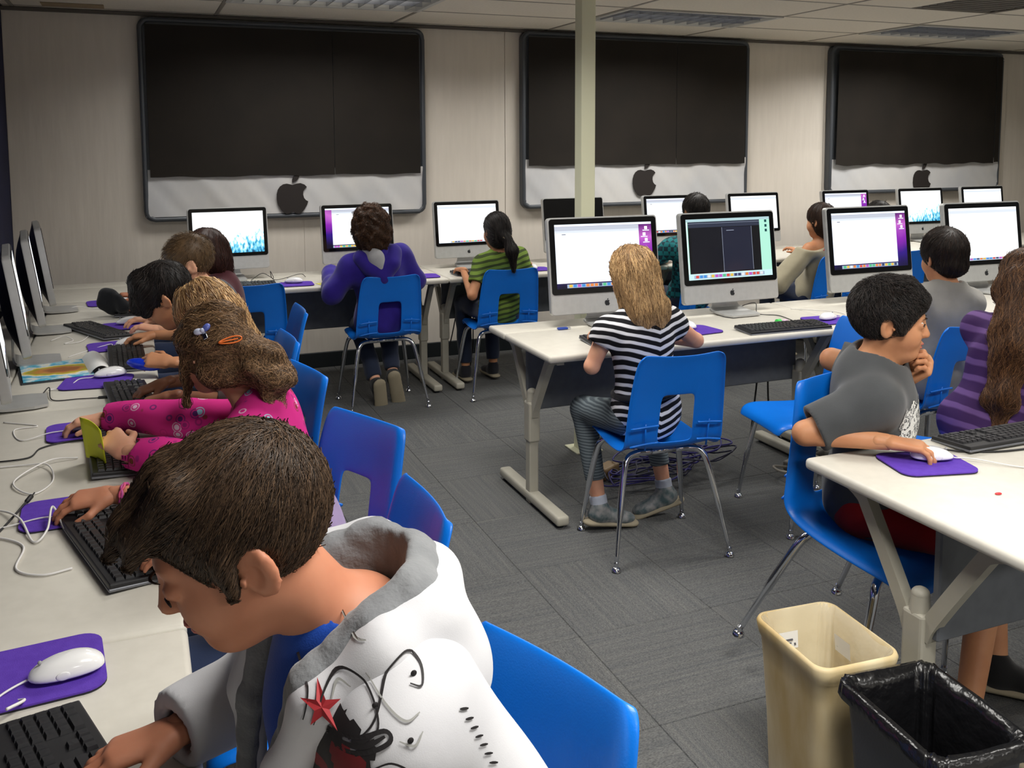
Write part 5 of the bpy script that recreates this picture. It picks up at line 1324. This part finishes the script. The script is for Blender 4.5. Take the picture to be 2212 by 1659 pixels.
# ---- hunched child hidden behind that boy: only the bracelet hand shows
Bq = person('child hunched behind the white hoodie boy, only a hand with pink bracelet showing', (.38, 2.04, .55), (.27, 2.04, .82), (.135, 1.98, .875), 180, (-.85, -.05, -.5), (-.5, 0, 1), vox=.008, skin=SK_WARM, facef=False,
            arms={'R': dict(W=(-.072, 2.268, .797), E=(.115, 2.20, .785), d=(-.96, .15, -.12), curl=(16, 26, 16), spread=.9, hv=.003, thumb=1.0, up=(-.1, -.25, 1)), 'L': dict(W=(.10, 1.86, .785), E=(.22, 1.80, .77))},
            shirt=dict(mat=cloth('lilac_top', (150, 130, 170)), sleeve=.5), pants=dict(mat=cloth('jeans', (50, 62, 92))))
hair(Bq, H_DBROWN, 'long', n=300, length=.08)
_br = [(0.0 + .0, .026 * cos(a), .024 * sin(a)) for a in np.linspace(0, 2 * pi, 17)]
bw = thing('bracelet', 'braided pink bracelet on the wrist above the slanted keyboard', 'bracelet', (-.046, 2.259, .797), rad(-19))
for k in range(2): G().tube([(.003 * sin(4 * a + pi * k), .0265 * cos(a), .0245 * sin(a)) for a in np.linspace(0, 2 * pi, 40)], .0034, 6, False).obj('band', pm('pink_band%d' % k, srgb(*((196, 70, 110), (170, 60, 130))[k]), .6), bw, smooth=True)

# ---- girl in the pink hoodie
M_pink = spots_mat('pink_print', srgb(206, 44, 132), [srgb(150, 40, 110), srgb(150, 205, 225), srgb(120, 60, 40), srgb(225, 190, 215), srgb(190, 40, 120), srgb(90, 40, 110)], 26)
Cg = person('girl in a pink patterned hoodie with clipped-up brown hair, holding a yellow card', (.375, 2.60, .55), (.300, 2.66, .865), (.188, 2.70, 1.025), 172, (-.74, .60, -.30), (-.25, .15, 1), vox=.006, cvox=.0065, s=1.0, skin=SK_LIGHT,
            arms={'R': dict(W=(-.100, 2.955, .790), E=(.125, 2.83, .800), d=(-.95, .15, -.12), curl=(22, 30, 20), spread=.5, hv=.003), 'L': dict(W=(-.040, 2.565, .800), E=(.135, 2.42, .790), d=(-.50, .75, .33), up=(-.15, -.70, .68), curl=(34, 48, 30), spread=.8, hv=.0028, tcurl=.3)},
            shirt=dict(mat=M_pink, gap=.018, sleeve=2., name='pink_hoodie', fold=.005, wide=1.15, seed=8), pants=dict(mat=cloth('jeans', (50, 62, 92))))
b0 = V3(.298, 2.60, 1.005)
hair(Cg, H_BROWN, 'long', n=6500, length=.10, r=.0010, vox=.006, wave=.5, wfr=70, jit=.35, lift=.16, fold=.006, ffr=70, seed=4, thick=1.25, line=-.005,
     prims=[('w', Cg.C + V3(.05, -.03, .0), b0, .060, .050), ('w', b0, b0 + V3(.045, -.05, -.045), .046, .040), ('w', b0 + V3(.03, .02, .0), b0 + V3(.06, .0, -.04), .04, .036), ('w', b0 + V3(.03, -.02, -.04), b0 + V3(.055, -.04, -.13), .030, .012), ('w', b0 + V3(.0, -.03, -.03), b0 + V3(.02, -.06, -.10), .03, .012), ('w', Cg.C + V3(-.07, .0, -.02), Cg.C + V3(-.075, .0, -.15), .022, .006), ('w', Cg.C + V3(-.02, -.07, -.02), Cg.C + V3(.0, -.06, -.11), .02, .008)],
     flow=lambda P: np.where((P[:, :1] < .263), 1., .35) * ((b0 - P) * 5) + V3(0, 0, -.25) + np.cross(P - b0, V3(.1, -.9, .2)) * 6)
def clip(o, label, P, mat, kind, rz):
    P = A3(P); g = o.hF.grad(P[None])[0]; P = P - g * (o.hF.samp(P[None])[0] - .004)
    z_ = g; x_ = nrm(np.cross((0, 0, 1), z_)); y_ = np.cross(z_, x_); x2 = x_ * cos(rz) + y_ * sin(rz); y2 = -x_ * sin(rz) + y_ * cos(rz)
    M = Matrix(np.array([x2, y2, z_]).T.tolist()).to_4x4(); t = thing('hair_clip', label, 'hair clip'); t.matrix_world = Matrix.Translation(tuple(P)) @ M
    if kind == 'snap':
        G().tube([(.030 * cos(a) * (1 if cos(a) > 0 else 1), .0085 * sin(a) * (1.0 + .35 * cos(a)), .004 + .003 * cos(a)) for a in np.linspace(0, 2 * pi, 30)], .0022, 6, False).obj('clip_frame', mat, t, smooth=True)
        G().tube([(-.028, 0, .003), (.02, 0, .006)], .002, 6).obj('clip_tongue', mat, t)
    else:
        for s in (-1, 1): G().ball((s * .012, .004, .006), (.013, .010, .007), 12, 8, Matrix.Rotation(s * .5, 3, 'Z')).obj('bow_loop', mat if s < 0 else pm('clip_blue', srgb(96, 110, 190), .3), t, smooth=True)
        G().ball((0, 0, .008), .007, 10, 8).obj('bow_knot', mat, t, smooth=True); G().box((0, -.012, .003), (.012, .03, .004), .001, 1).obj('clip_bar', M_chrome, t)
    return t
clip(Cg, 'orange snap clip in the pink-clad girl\'s hair', (.225, 2.590, 1.065), pm('clip_orange', srgb(236, 118, 40), .35), 'snap', .1)
clip(Cg, 'white and blue bow clip on top of the pink-clad girl\'s hair', (.158, 2.615, 1.095), pm('clip_white', srgb(205, 212, 235), .25), 'bow', .6)

# ---- further children of the left row
Dg = person('child with long dark-blond hair typing in the left row, behind the pink-clad girl', (.40, 3.24, .55), (.295, 3.26, .885), (.203, 3.28, 1.015), 178, (-.80, .45, -.40), (-.3, .1, 1), vox=.008, skin=SK_BROWN, facef=False,
            arms={'R': dict(W=(.070, 3.31, .792), E=(.24, 3.40, .78), d=(-.9, -.25, -.25), curl=(24, 30, 20), spread=.5), 'L': dict(W=(.085, 3.13, .790), E=(.27, 3.06, .77), d=(-.9, .35, -.25), curl=(24, 30, 20), spread=.5)},
            shirt=dict(mat=cloth('brown_top', (70, 50, 48)), sleeve=1.2), pants=dict(mat=cloth('jeans', (50, 62, 92))))
hair(Dg, H_BLOND, 'long', n=3500, length=.16, r=.0012, vox=.008, jit=.18, wave=.2, wfr=40, fold=.004, thick=1.3, seg=7, prims=[('w', Dg.C + V3(.07, -.02, .0), Dg.C + V3(.13, -.06, -.12), .07, .055), ('w', Dg.C + V3(.12, -.05, -.10), Dg.C + V3(.15, -.06, -.22), .055, .03)], flow=lambda P: V3(.45, -.1, -1.) + (P - (Dg.C + V3(-.02, .02, .12))) * 4)
Eb = person('black-haired boy bending low over his keyboard in the left row', (.375, 3.90, .55), (.215, 3.86, .925), (.100, 3.80, 1.015), 182, (-.72, .22, -.62), (-.6, .1, .8), vox=.008, hs=1.06, skin=SK_TAN,
            arms={'R': dict(W=(.060, 4.175, .792), E=(.24, 4.11, .79), d=(-.97, .2, -.1), curl=(20, 26, 18)), 'L': dict(W=(.100, 3.610, .795), E=(.26, 3.66, .77), d=(-.8, .35, .1), up=(-.2, -.6, .8), curl=(30, 45, 30))},
            shirt=dict(mat=cloth('dark_tee', (36, 38, 44)), sleeve=.7), pants=dict(mat=cloth('jeans', (50, 62, 92))))
hair(Eb, H_BLACK, 'short', n=1800, length=.07, vox=.007, thick=1.1, nape=-.06, ear=False, line=-.02, r=.0009, prims=[('h', (.03, 0, .09), (.1, 0, .03), .05, .03), ('h', (.03, .05, .07), (.075, .055, .0), .04, .02), ('h', (.03, -.05, .07), (.075, -.055, .0), .04, .02)], flow=lambda P: (P - Eb.C - Eb.RH[2] * .1 + Eb.RH[0] * .05) * 8 + Eb.RH[0] * .3)
Fb = person('boy with short-cropped brown hair and visible ear, far in the left row', (.42, 4.42, .55), (.310, 4.40, .925), (.207, 4.38, 1.065), 182, (-.95, -.08, -.22), vox=.009, hs=1.08, skin=SK_LIGHT,
            arms={'R': dict(W=(.06, 4.55, .79), E=(.25, 4.60, .77)), 'L': dict(W=(.08, 4.30, .79), E=(.28, 4.22, .76))}, shirt=dict(mat=cloth('grey_top', (92, 94, 100)), sleeve=.8), pants=dict(mat=cloth('jeans', (50, 62, 92))))
hair(Fb, hair_mat('hair_cropped', (96, 74, 50), (120, 94, 62)), 'short', n=2200, length=.018, vox=.007, r=.0008, lift=.5, seg=3, nape=-.045)
Gg = person('child with dark brown hair at the far end of the left row, raising a hand', (.46, 5.08, .55), (.39, 5.07, .90), (.328, 5.05, 1.035), 178, (-.9, .2, -.25), vox=.010, facef=False, skin=SK_WARM,
            arms={'R': dict(W=(.0, 5.04, .835), E=(.19, 5.16, .79), d=(-.9, -.15, .05), curl=(40, 50, 30)), 'L': dict(W=(.08, 4.92, .79), E=(.30, 4.86, .76))}, shirt=dict(mat=cloth('maroon_top', (84, 40, 48)), sleeve=1.4), pants=dict(mat=cloth('jeans', (50, 62, 92))))
hair(Gg, hair_mat('hair_auburn', (62, 36, 30), (84, 50, 40)), 'long', n=900, length=.10, vox=.009, thick=1.25, r=.001, fold=.006, wave=.4, prims=[('w', Gg.C + V3(.06, 0, -.03), Gg.C + V3(.09, 0, -.13), .07, .05)])
bb = thing('black_mitt', 'black cloth held up in a hand at the far left', 'cloth', (-.10, 5.03, .80)); F = Fld(V3(-.12, -.12, -.08), V3(.12, .12, .12), .008); F.cone((0, 0, .03), (.02, 0, -.02), .040, .048, .02); F.cone((-.03, .01, .04), (-.035, 0, .0), .025, .03, .02); F.cone((.03, -.03, .02), (.05, -.05, -.025), .025, .03, .02); F.wob(.008, 50, 2); V, Q = F.mesh()
link('mitt_cloth', mesh_np('mitt_cloth', V, Q, [cloth('black_knit', (20, 22, 26))], None, True), bb); bb.location = (-.125, 5.00, .815)

# ---- back row
M_hood_p = cloth('purple_hoodie', (50, 34, 140), (42, 28, 124))
Hd = person('child in a dark purple hoodie with curly brown hair, seen from behind', (1.37, 5.49, .55), (1.312, 5.375, .940), (1.285, 5.40, 1.090), 92, (-.05, 1, -.12), vox=.009, s=1.08, facef=False, skin=SK_LIGHT,
            arms={'L': dict(W=(1.105, 5.72, .80), E=(1.065, 5.43, .72), d=(.1, 1, -.1)), 'R': dict(W=(1.47, 5.72, .80), E=(1.56, 5.43, .77))},
            legs={'L': dict(K=(1.28, 5.74, .46), A=(1.33, 5.50, .13), toe=(.15, .35, -1), sup=(-.1, 1, .3), shoe=cloth('black_shoe', (30, 30, 32))), 'R': dict(K=(1.46, 5.74, .46), A=(1.44, 5.52, .17), toe=(.25, .35, -1), sup=(.1, 1, .3), shoe=cloth('black_shoe', (30, 30, 32)))},
            shirt=dict(mat=M_hood_p, gap=.024, wide=1.2, name='hoodie', fold=.005, hem=.12), pants=dict(mat=cloth('dark_denim', (38, 46, 66))))
hz = lambda f, l, t: Hd.N + Hd.fT * f + Hd.lT * l + Hd.t * t
F = Fld(Hd.N - .25, Hd.N + .2, .008); chain(F, [hz(.05, .085, .0), hz(-.03, .095, .005), hz(-.085, .060, -.035), hz(-.100, .0, -.105), hz(-.085, -.060, -.035), hz(-.03, -.095, .005), hz(.05, -.085, .0)], [.030, .038, .042, .042, .042, .038, .030], .05); F.cone(hz(-.07, 0, -.03), hz(-.085, 0, -.11), .07, .04, .05, flat=(Hd.fT, .55)); F.wob(.004, 40, 2); Hd.emit('hood', F, M_hood_p)
F = Fld(Hd.N - .25, Hd.N + .2, .007); chain(F, [hz(-.03, .05, .045), hz(-.085, .03, .020), hz(-.130, .008, -.085)], [.036, .046, .020], .02); F.wob(.003, 70, 2); Hd.emit('hood_lining', F, cloth('grey_jersey', (176, 176, 180)))
hair(Hd, hair_mat('hair_curly', (70, 46, 30), (98, 66, 42)), 'long', n=3200, length=.06, vox=.008, thick=2.2, fold=.010, ffr=120, wave=1.6, wfr=190, jit=.9, lift=.25, r=.0012, seg=8, line=-.02, prims=[('e', (-.03, 0, -.02), (.10, .10, .085))])
M_green = stripe_mat('green_stripes', srgb(116, 142, 62), srgb(66, 78, 44), .034, .55, lean=(-.2, 0))
Gn = person('girl in a green striped shirt with a black ponytail, at the back table', (2.14, 5.49, .55), (2.105, 5.375, .910), (2.068, 5.37, 1.055), 95, (-.20, 1, -.10), vox=.009, s=.96, hs=.95, facef=False, skin=SK_TAN,
            arms={'L': dict(W=(1.93, 5.60, .785), E=(1.885, 5.30, .67), d=(-.05, 1, -.1)), 'R': dict(W=(2.41, 5.66, .79), E=(2.315, 5.36, .70), d=(.2, 1, -.1))}, shirt=dict(mat=M_green, sleeve=.62, fold=.003, hem=.12), pants=dict(mat=cloth('dark_denim', (38, 46, 66))))
pt = Gn.C + V3(.03, -.11, -.035)
hair(Gn, H_BLACK, 'long', n=1400, length=.10, vox=.008, r=.0009, jit=.12, prims=[('w', pt, pt + V3(.02, -.03, -.08), .026, .034), ('w', pt + V3(.02, -.03, -.08), pt + V3(.035, -.02, -.20), .034, .012)], flow=lambda P: np.where(P[:, 1:2] > pt[1] + .015, (pt - P) * 8, V3(.1, 0, -1.)))
sc_ = thing('hair_tie', 'pale hair tie holding the green striped girl\'s ponytail', 'hair tie', tuple(pt)); G().tube([(.026 * cos(a), .010 * sin(a) - .005, .012 * sin(a) + .004) for a in np.linspace(0, 2 * pi, 20)], .007, 8, False).obj('tie_ring', pm('tie_cream', srgb(206, 190, 160), .7), sc_, smooth=True)
def plaid_mat():
    m = bpy.data.materials.new('teal_plaid'); m.use_nodes = True; nt = m.node_tree; L = nt.links.new; b = nt.nodes['Principled BSDF']; b.inputs['Roughness'].default_value = .85
    tc = nd(nt, 'ShaderNodeTexCoord'); c = nd(nt, 'ShaderNodeTexChecker'); c.inputs['Scale'].default_value = 34; c.inputs[1].default_value = srgb(16, 116, 122); c.inputs[2].default_value = srgb(10, 50, 62); L(tc.outputs['Object'], c.inputs[0]); L(c.outputs[0], b.inputs['Base Color']); return m
Tl = person('child in a teal plaid shirt, mostly behind the centre monitors', (3.50, 5.42, .55), (3.42, 5.25, .975), (3.425, 5.24, 1.135), 92, (.05, 1, -.1), vox=.010, s=1.08, facef=False, skin=SK_TAN,
            arms={'L': dict(W=(3.45, 5.66, .79), E=(3.13, 5.42, .775), d=(.6, .8, 0)), 'R': dict(W=(3.60, 5.66, .79), E=(3.70, 5.4, .75))}, shirt=dict(mat=plaid_mat(), gap=.018, fold=.005), pants=dict(mat=cloth('dark_denim', (38, 46, 66))))
hair(Tl, H_BLACK, 'short', n=1000, length=.04, vox=.009, r=.001, nape=-.06, thick=1.2)
Bg = person('girl in an off-shoulder beige sweater with brown hair, at the back table', (4.42, 5.23, .55), (4.385, 5.10, .925), (4.335, 5.10, 1.058), 98, (-.35, 1, -.15), vox=.009, s=.98, facef=False, skin=SK_TAN,
            arms={'L': dict(W=(4.10, 5.46, .79), E=(4.03, 5.14, .63), d=(.2, 1, 0)), 'R': dict(W=(4.5, 5.5, .79), E=(4.64, 5.2, .7))},
            shirt=dict(mat=cloth('beige_sweater', (168, 160, 136)), gap=.026, wide=1.25, fold=.008, ffr=30, name='sweater', neck=.06, ops=[lambda F, o: F.ell(o.Sh['L'] + V3(.0, -.02, .055), (.10, .12, .062), None, .02, 's'), lambda F, o: F.ell(o.N + V3(0, -.06, .03), (.12, .10, .05), None, .02, 's')]), pants=dict(mat=cloth('dark_denim', (38, 46, 66))))
G().tube(on_cloth(Bg, [Bg.N + V3(-.06, -.06, .02), Bg.N + V3(-.075, -.085, -.02), Bg.N + V3(-.08, -.09, -.06)], .004) - Bg.O, .004, 6).obj('camisole_strap', pm('strap_red', srgb(196, 60, 70), .6), Bg.root)
hair(Bg, hair_mat('hair_chestnut', (52, 36, 28), (74, 52, 38)), 'long', n=1400, length=.12, vox=.008, r=.0009, jit=.15, prims=[('w', Bg.C + V3(.02, -.06, -.02), Bg.C + V3(.05, -.08, -.17), .062, .03)])
Kh = person('child of whom only a dark crown shows between the back-row monitors', (5.06, 5.29, .55), (4.97, 5.24, .90), (4.95, 5.22, 1.045), 90, (0, 1, -.1), vox=.012, facef=False, skin=SK_TAN, arms={'L': dict(W=(4.85, 5.6, .79), hand=True), 'R': dict(W=(5.05, 5.6, .79))}, shirt=dict(mat=cloth('dark_tee', (36, 38, 44)), sleeve=.6), pants=dict(mat=cloth('dark_denim', (38, 46, 66))))
hair(Kh, H_BLACK, 'short', n=300, length=.04, vox=.012, r=.0015, nape=-.06, thick=1.2)

# ---- girl with striped shirt at the centre table
M_bw = stripe_mat('black_white_stripes', srgb(20, 20, 24), srgb(222, 222, 226), .032, .56, vee=-.35, soft=.05, lean=(0, .3))
M_legging = stripe_mat('striped_leggings', srgb(74, 82, 88), srgb(112, 122, 126), .012, .5, soft=.12)
M_trainer = pm('trainer_grey', srgb(132, 132, 132), .6, col2=srgb(66, 84, 88), nscale=40); M_socks = cloth('grey_sock', (176, 182, 196))
Sg = person('girl with long blond hair in a black and white striped shirt', (1.830, 3.125, .55), (1.798, 3.130, .935), (1.795, 3.185, 1.075), 88, (.0, .95, -.35), (0, .3, 1), vox=.006, s=.98, hs=.98, facef=False, skin=SK_LIGHT,
            arms={'L': dict(W=(1.78, 3.42, .792), E=(1.615, 3.17, .735), d=(.2, 1, -.1)), 'R': dict(W=(1.905, 3.43, .792), E=(2.105, 3.20, .790), d=(-.6, .8, -.1))},
            legs={'L': dict(K=(1.705, 3.42, .490), A=(1.735, 3.33, .095), toe=(1, -.12, -.12), shoe=M_trainer, sock=M_socks), 'R': dict(K=(2.02, 3.43, .490), A=(2.055, 3.345, .115), toe=(-.85, .35, -.35), shoe=M_trainer, sock=M_socks)},
            shirt=dict(mat=M_bw, gap=.012, sleeve=.30, fold=.003, hem=.10, name='striped_shirt', wide=1.1), pants=dict(mat=M_legging, len=1.72, gap=.006, fold=0))
F = Fld(Sg.hip - .22, Sg.hip + .22, .006); F.ell(Sg.hip + Sg.t * .075, (.122, .137, .032), np.array([Sg.fT, Sg.lT, Sg.t]), 0); Sg.emit('waistband', F, cloth('black_knit2', (20, 20, 24)))
hair(Sg, H_BLOND, 'long', n=6500, length=.20, r=.0010, vox=.006, seg=9, jit=.10, wave=.25, wfr=38, fold=.0035, ffr=70, wobd=[(1, 0, .0), (1, .1, .1)], seed=3, thick=1.1, lift=.06,
     prims=[('w', Sg.C + V3(.0, -.055, .0), Sg.C + V3(.015, -.105, -.13), .085, .078, .03, ((0, 1, 0), .7)), ('w', Sg.C + V3(.012, -.105, -.12), Sg.C + V3(.045, -.125, -.225), .074, .045, .03, ((0, 1, 0), .5)), ('w', Sg.C + V3(-.04, -.02, -.06), Sg.C + V3(-.062, -.05, -.14), .035, .012), ('w', Sg.C + V3(.05, -.05, -.06), Sg.C + V3(.085, -.08, -.19), .035, .014)],
     flow=lambda P: V3(.12, -.12, -1.) + (P - (Sg.C + V3(0, -.02, .10))) * 2.5)

# ---- boy in the light grey shirt before the right centre monitor
Gb = person('boy in a light grey shirt with dark hair, facing the right centre monitor', (3.30, 3.11, .55), (3.325, 3.080, .935), (3.325, 3.105, 1.085), 80, (.10, .95, -.10), vox=.007, hs=1.02, facef=False, skin=SK_TAN,
            arms={'L': dict(W=(3.25, 3.46, .79), E=(3.13, 3.2, .72)), 'R': dict(W=(3.5, 3.46, .79), E=(3.56, 3.2, .72))}, shirt=dict(mat=cloth('light_grey_tee', (138, 136, 132)), gap=.020, sleeve=.7, fold=.005), pants=dict(mat=cloth('dark_denim', (38, 46, 66))))
hair(Gb, hair_mat('hair_very_dark', (32, 24, 20), (58, 44, 36)), 'short', n=2600, length=.06, vox=.007, thick=1.4, nape=-.075, ear=False, r=.0008, line=-.02, prims=[('e', (-.055, 0, -.035), (.06, .07, .055))])

# ---- boy in profile at the near right table
M_grey_tee = cloth('charcoal_tee', (72, 74, 76), (66, 68, 70)); M_redshort = cloth('red_shorts', (150, 14, 20), (136, 10, 16))
Pb = person('boy in profile with a dark grey printed shirt and red shorts, hand on chin', (2.005, 2.105, .555), (1.990, 2.078, .938), (2.006, 2.050, 1.086), -50, (.72, -.69, -.10), (.08, -.05, 1), vox=.0048, cvox=.0055, s=1.10, hs=.99, skin=SK_TAN,
            arms={'R': dict(W=(1.862, 1.902, .788), E=(1.715, 2.055, .785), d=(.75, -.62, -.10), up=(.15, -.1, 1), curl=(24, 34, 24), spread=.6, hv=.0026), 'L': dict(W=(2.085, 2.063, .908), E=(1.985, 2.265, .925), sh=(-.03, .01, .0), d=(.15, -.75, .65), up=(.85, -.35, -.3), curl=(62, 75, 45), spread=.1, hv=.0026)},
            legs={'R': dict(K=(2.20, 1.835, .500), A=(1.985, 1.71, .115), toe=(.5, -.8, -.2), shoe=cloth('dark_shoe', (28, 28, 30))), 'L': dict(K=(2.34, 1.98, .500), A=(2.26, 1.86, .09), toe=(.7, -.7, 0), shoe=cloth('dark_shoe', (28, 28, 30)))},
            shirt=dict(mat=M_grey_tee, gap=.026, sleeve=.86, wide=.95, zcut=.47, fold=.004, ffr=30, hem=.15, neck=.056, seed=12), pants=dict(mat=M_redshort, len=.88, gap=.022, fold=.005))
eyes(Pb, brow=H_BLACK, lips=pm('lips_brown', srgb(170, 96, 84), .45))
hair(Pb, H_BLACK, 'short', n=9000, length=.034, r=.0009, vox=.005, lift=.42, jit=.45, nape=-.050, thick=1.15, line=.01, prims=[('h', (.03, 0, .108), (.078, 0, .074), .022, .014), ('h', (.03, .042, .096), (.072, .034, .066), .024, .012), ('h', (.03, -.042, .096), (.072, -.034, .066), .024, .012), ('h', (.024, -.076, .02), (.030, -.077, -.018), .008, .004), ('h', (.024, .076, .02), (.030, .077, -.018), .008, .004)])
def print_mat():
    m = bpy.data.materials.new('white_print'); m.use_nodes = True; nt = m.node_tree; L = nt.links.new; b = nt.nodes['Principled BSDF']; b.inputs['Roughness'].default_value = .8
    tc = nd(nt, 'ShaderNodeTexCoord'); n = nd(nt, 'ShaderNodeTexNoise'); n.inputs['Scale'].default_value = 26; n.inputs['Detail'].default_value = 2; n.inputs['Distortion'].default_value = 2.4; L(tc.outputs['Object'], n.inputs['Vector'])
    r = ramp(nt, [(.40, srgb(226, 226, 222)), (.50, srgb(232, 232, 228)), (.52, srgb(60, 62, 64)), (.60, srgb(52, 54, 56)), (.62, srgb(200, 200, 198))]); L(n.outputs[0], r.inputs[0]); L(r.outputs[0], b.inputs['Base Color']); return m
def pfront(c, n):
    d = c - Pb.N; f, l, t = d @ Pb.fT, d @ Pb.lT, d @ Pb.t; w = .058 + .012 * np.sin(t * 55) + .006 * np.sin(t * 140)
    return (f > .03) & (l > -.068 - w) & (l < w * .9) & (t < -.075 + .01 * np.sin(l * 90)) & (t > -.345)
region_decal(Pb, 'shirt_print', print_mat(), pfront, .0015)

# ---- girl in purple stripes at the right picture edge
M_purple = stripe_mat('purple_stripes', srgb(62, 38, 84), srgb(104, 76, 130), .062, .6, soft=.06, lean=(.35, 0))
Pu = person('girl with long wavy brown hair and a purple striped top, cut by the right edge', (2.86, 2.46, .55), (2.985, 2.42, .915), (3.005, 2.42, 1.075), 20, (.9, .25, -.15), vox=.007, facef=False, skin=SK_LIGHT,
            arms={'L': dict(W=(3.30, 2.45, .74), E=(3.12, 2.62, .70)), 'R': dict(W=(3.10, 2.10, .745), E=(2.985, 2.24, .66))}, shirt=dict(mat=M_purple, gap=.016, fold=.004, name='striped_top'), pants=dict(mat=cloth('black_jeans', (30, 30, 36))))
hair(Pu, hair_mat('hair_warm_brown', (76, 50, 34), (132, 94, 62)), 'long', n=4500, length=.22, r=.0008, vox=.008, seg=10, wave=.55, wfr=55, jit=.25, fold=.008, ffr=55, thick=1.3, lift=.10,
     prims=[('w', Pu.C + V3(-.06, -.03, .0), Pu.C + V3(-.13, -.07, -.18), .08, .075), ('w', Pu.C + V3(-.13, -.07, -.18), Pu.C + V3(-.18, -.06, -.40), .075, .050), ('w', Pu.C + V3(-.18, -.06, -.40), Pu.C + V3(-.19, -.06, -.50), .05, .02)], flow=lambda P: V3(-.25, 0, -1.))
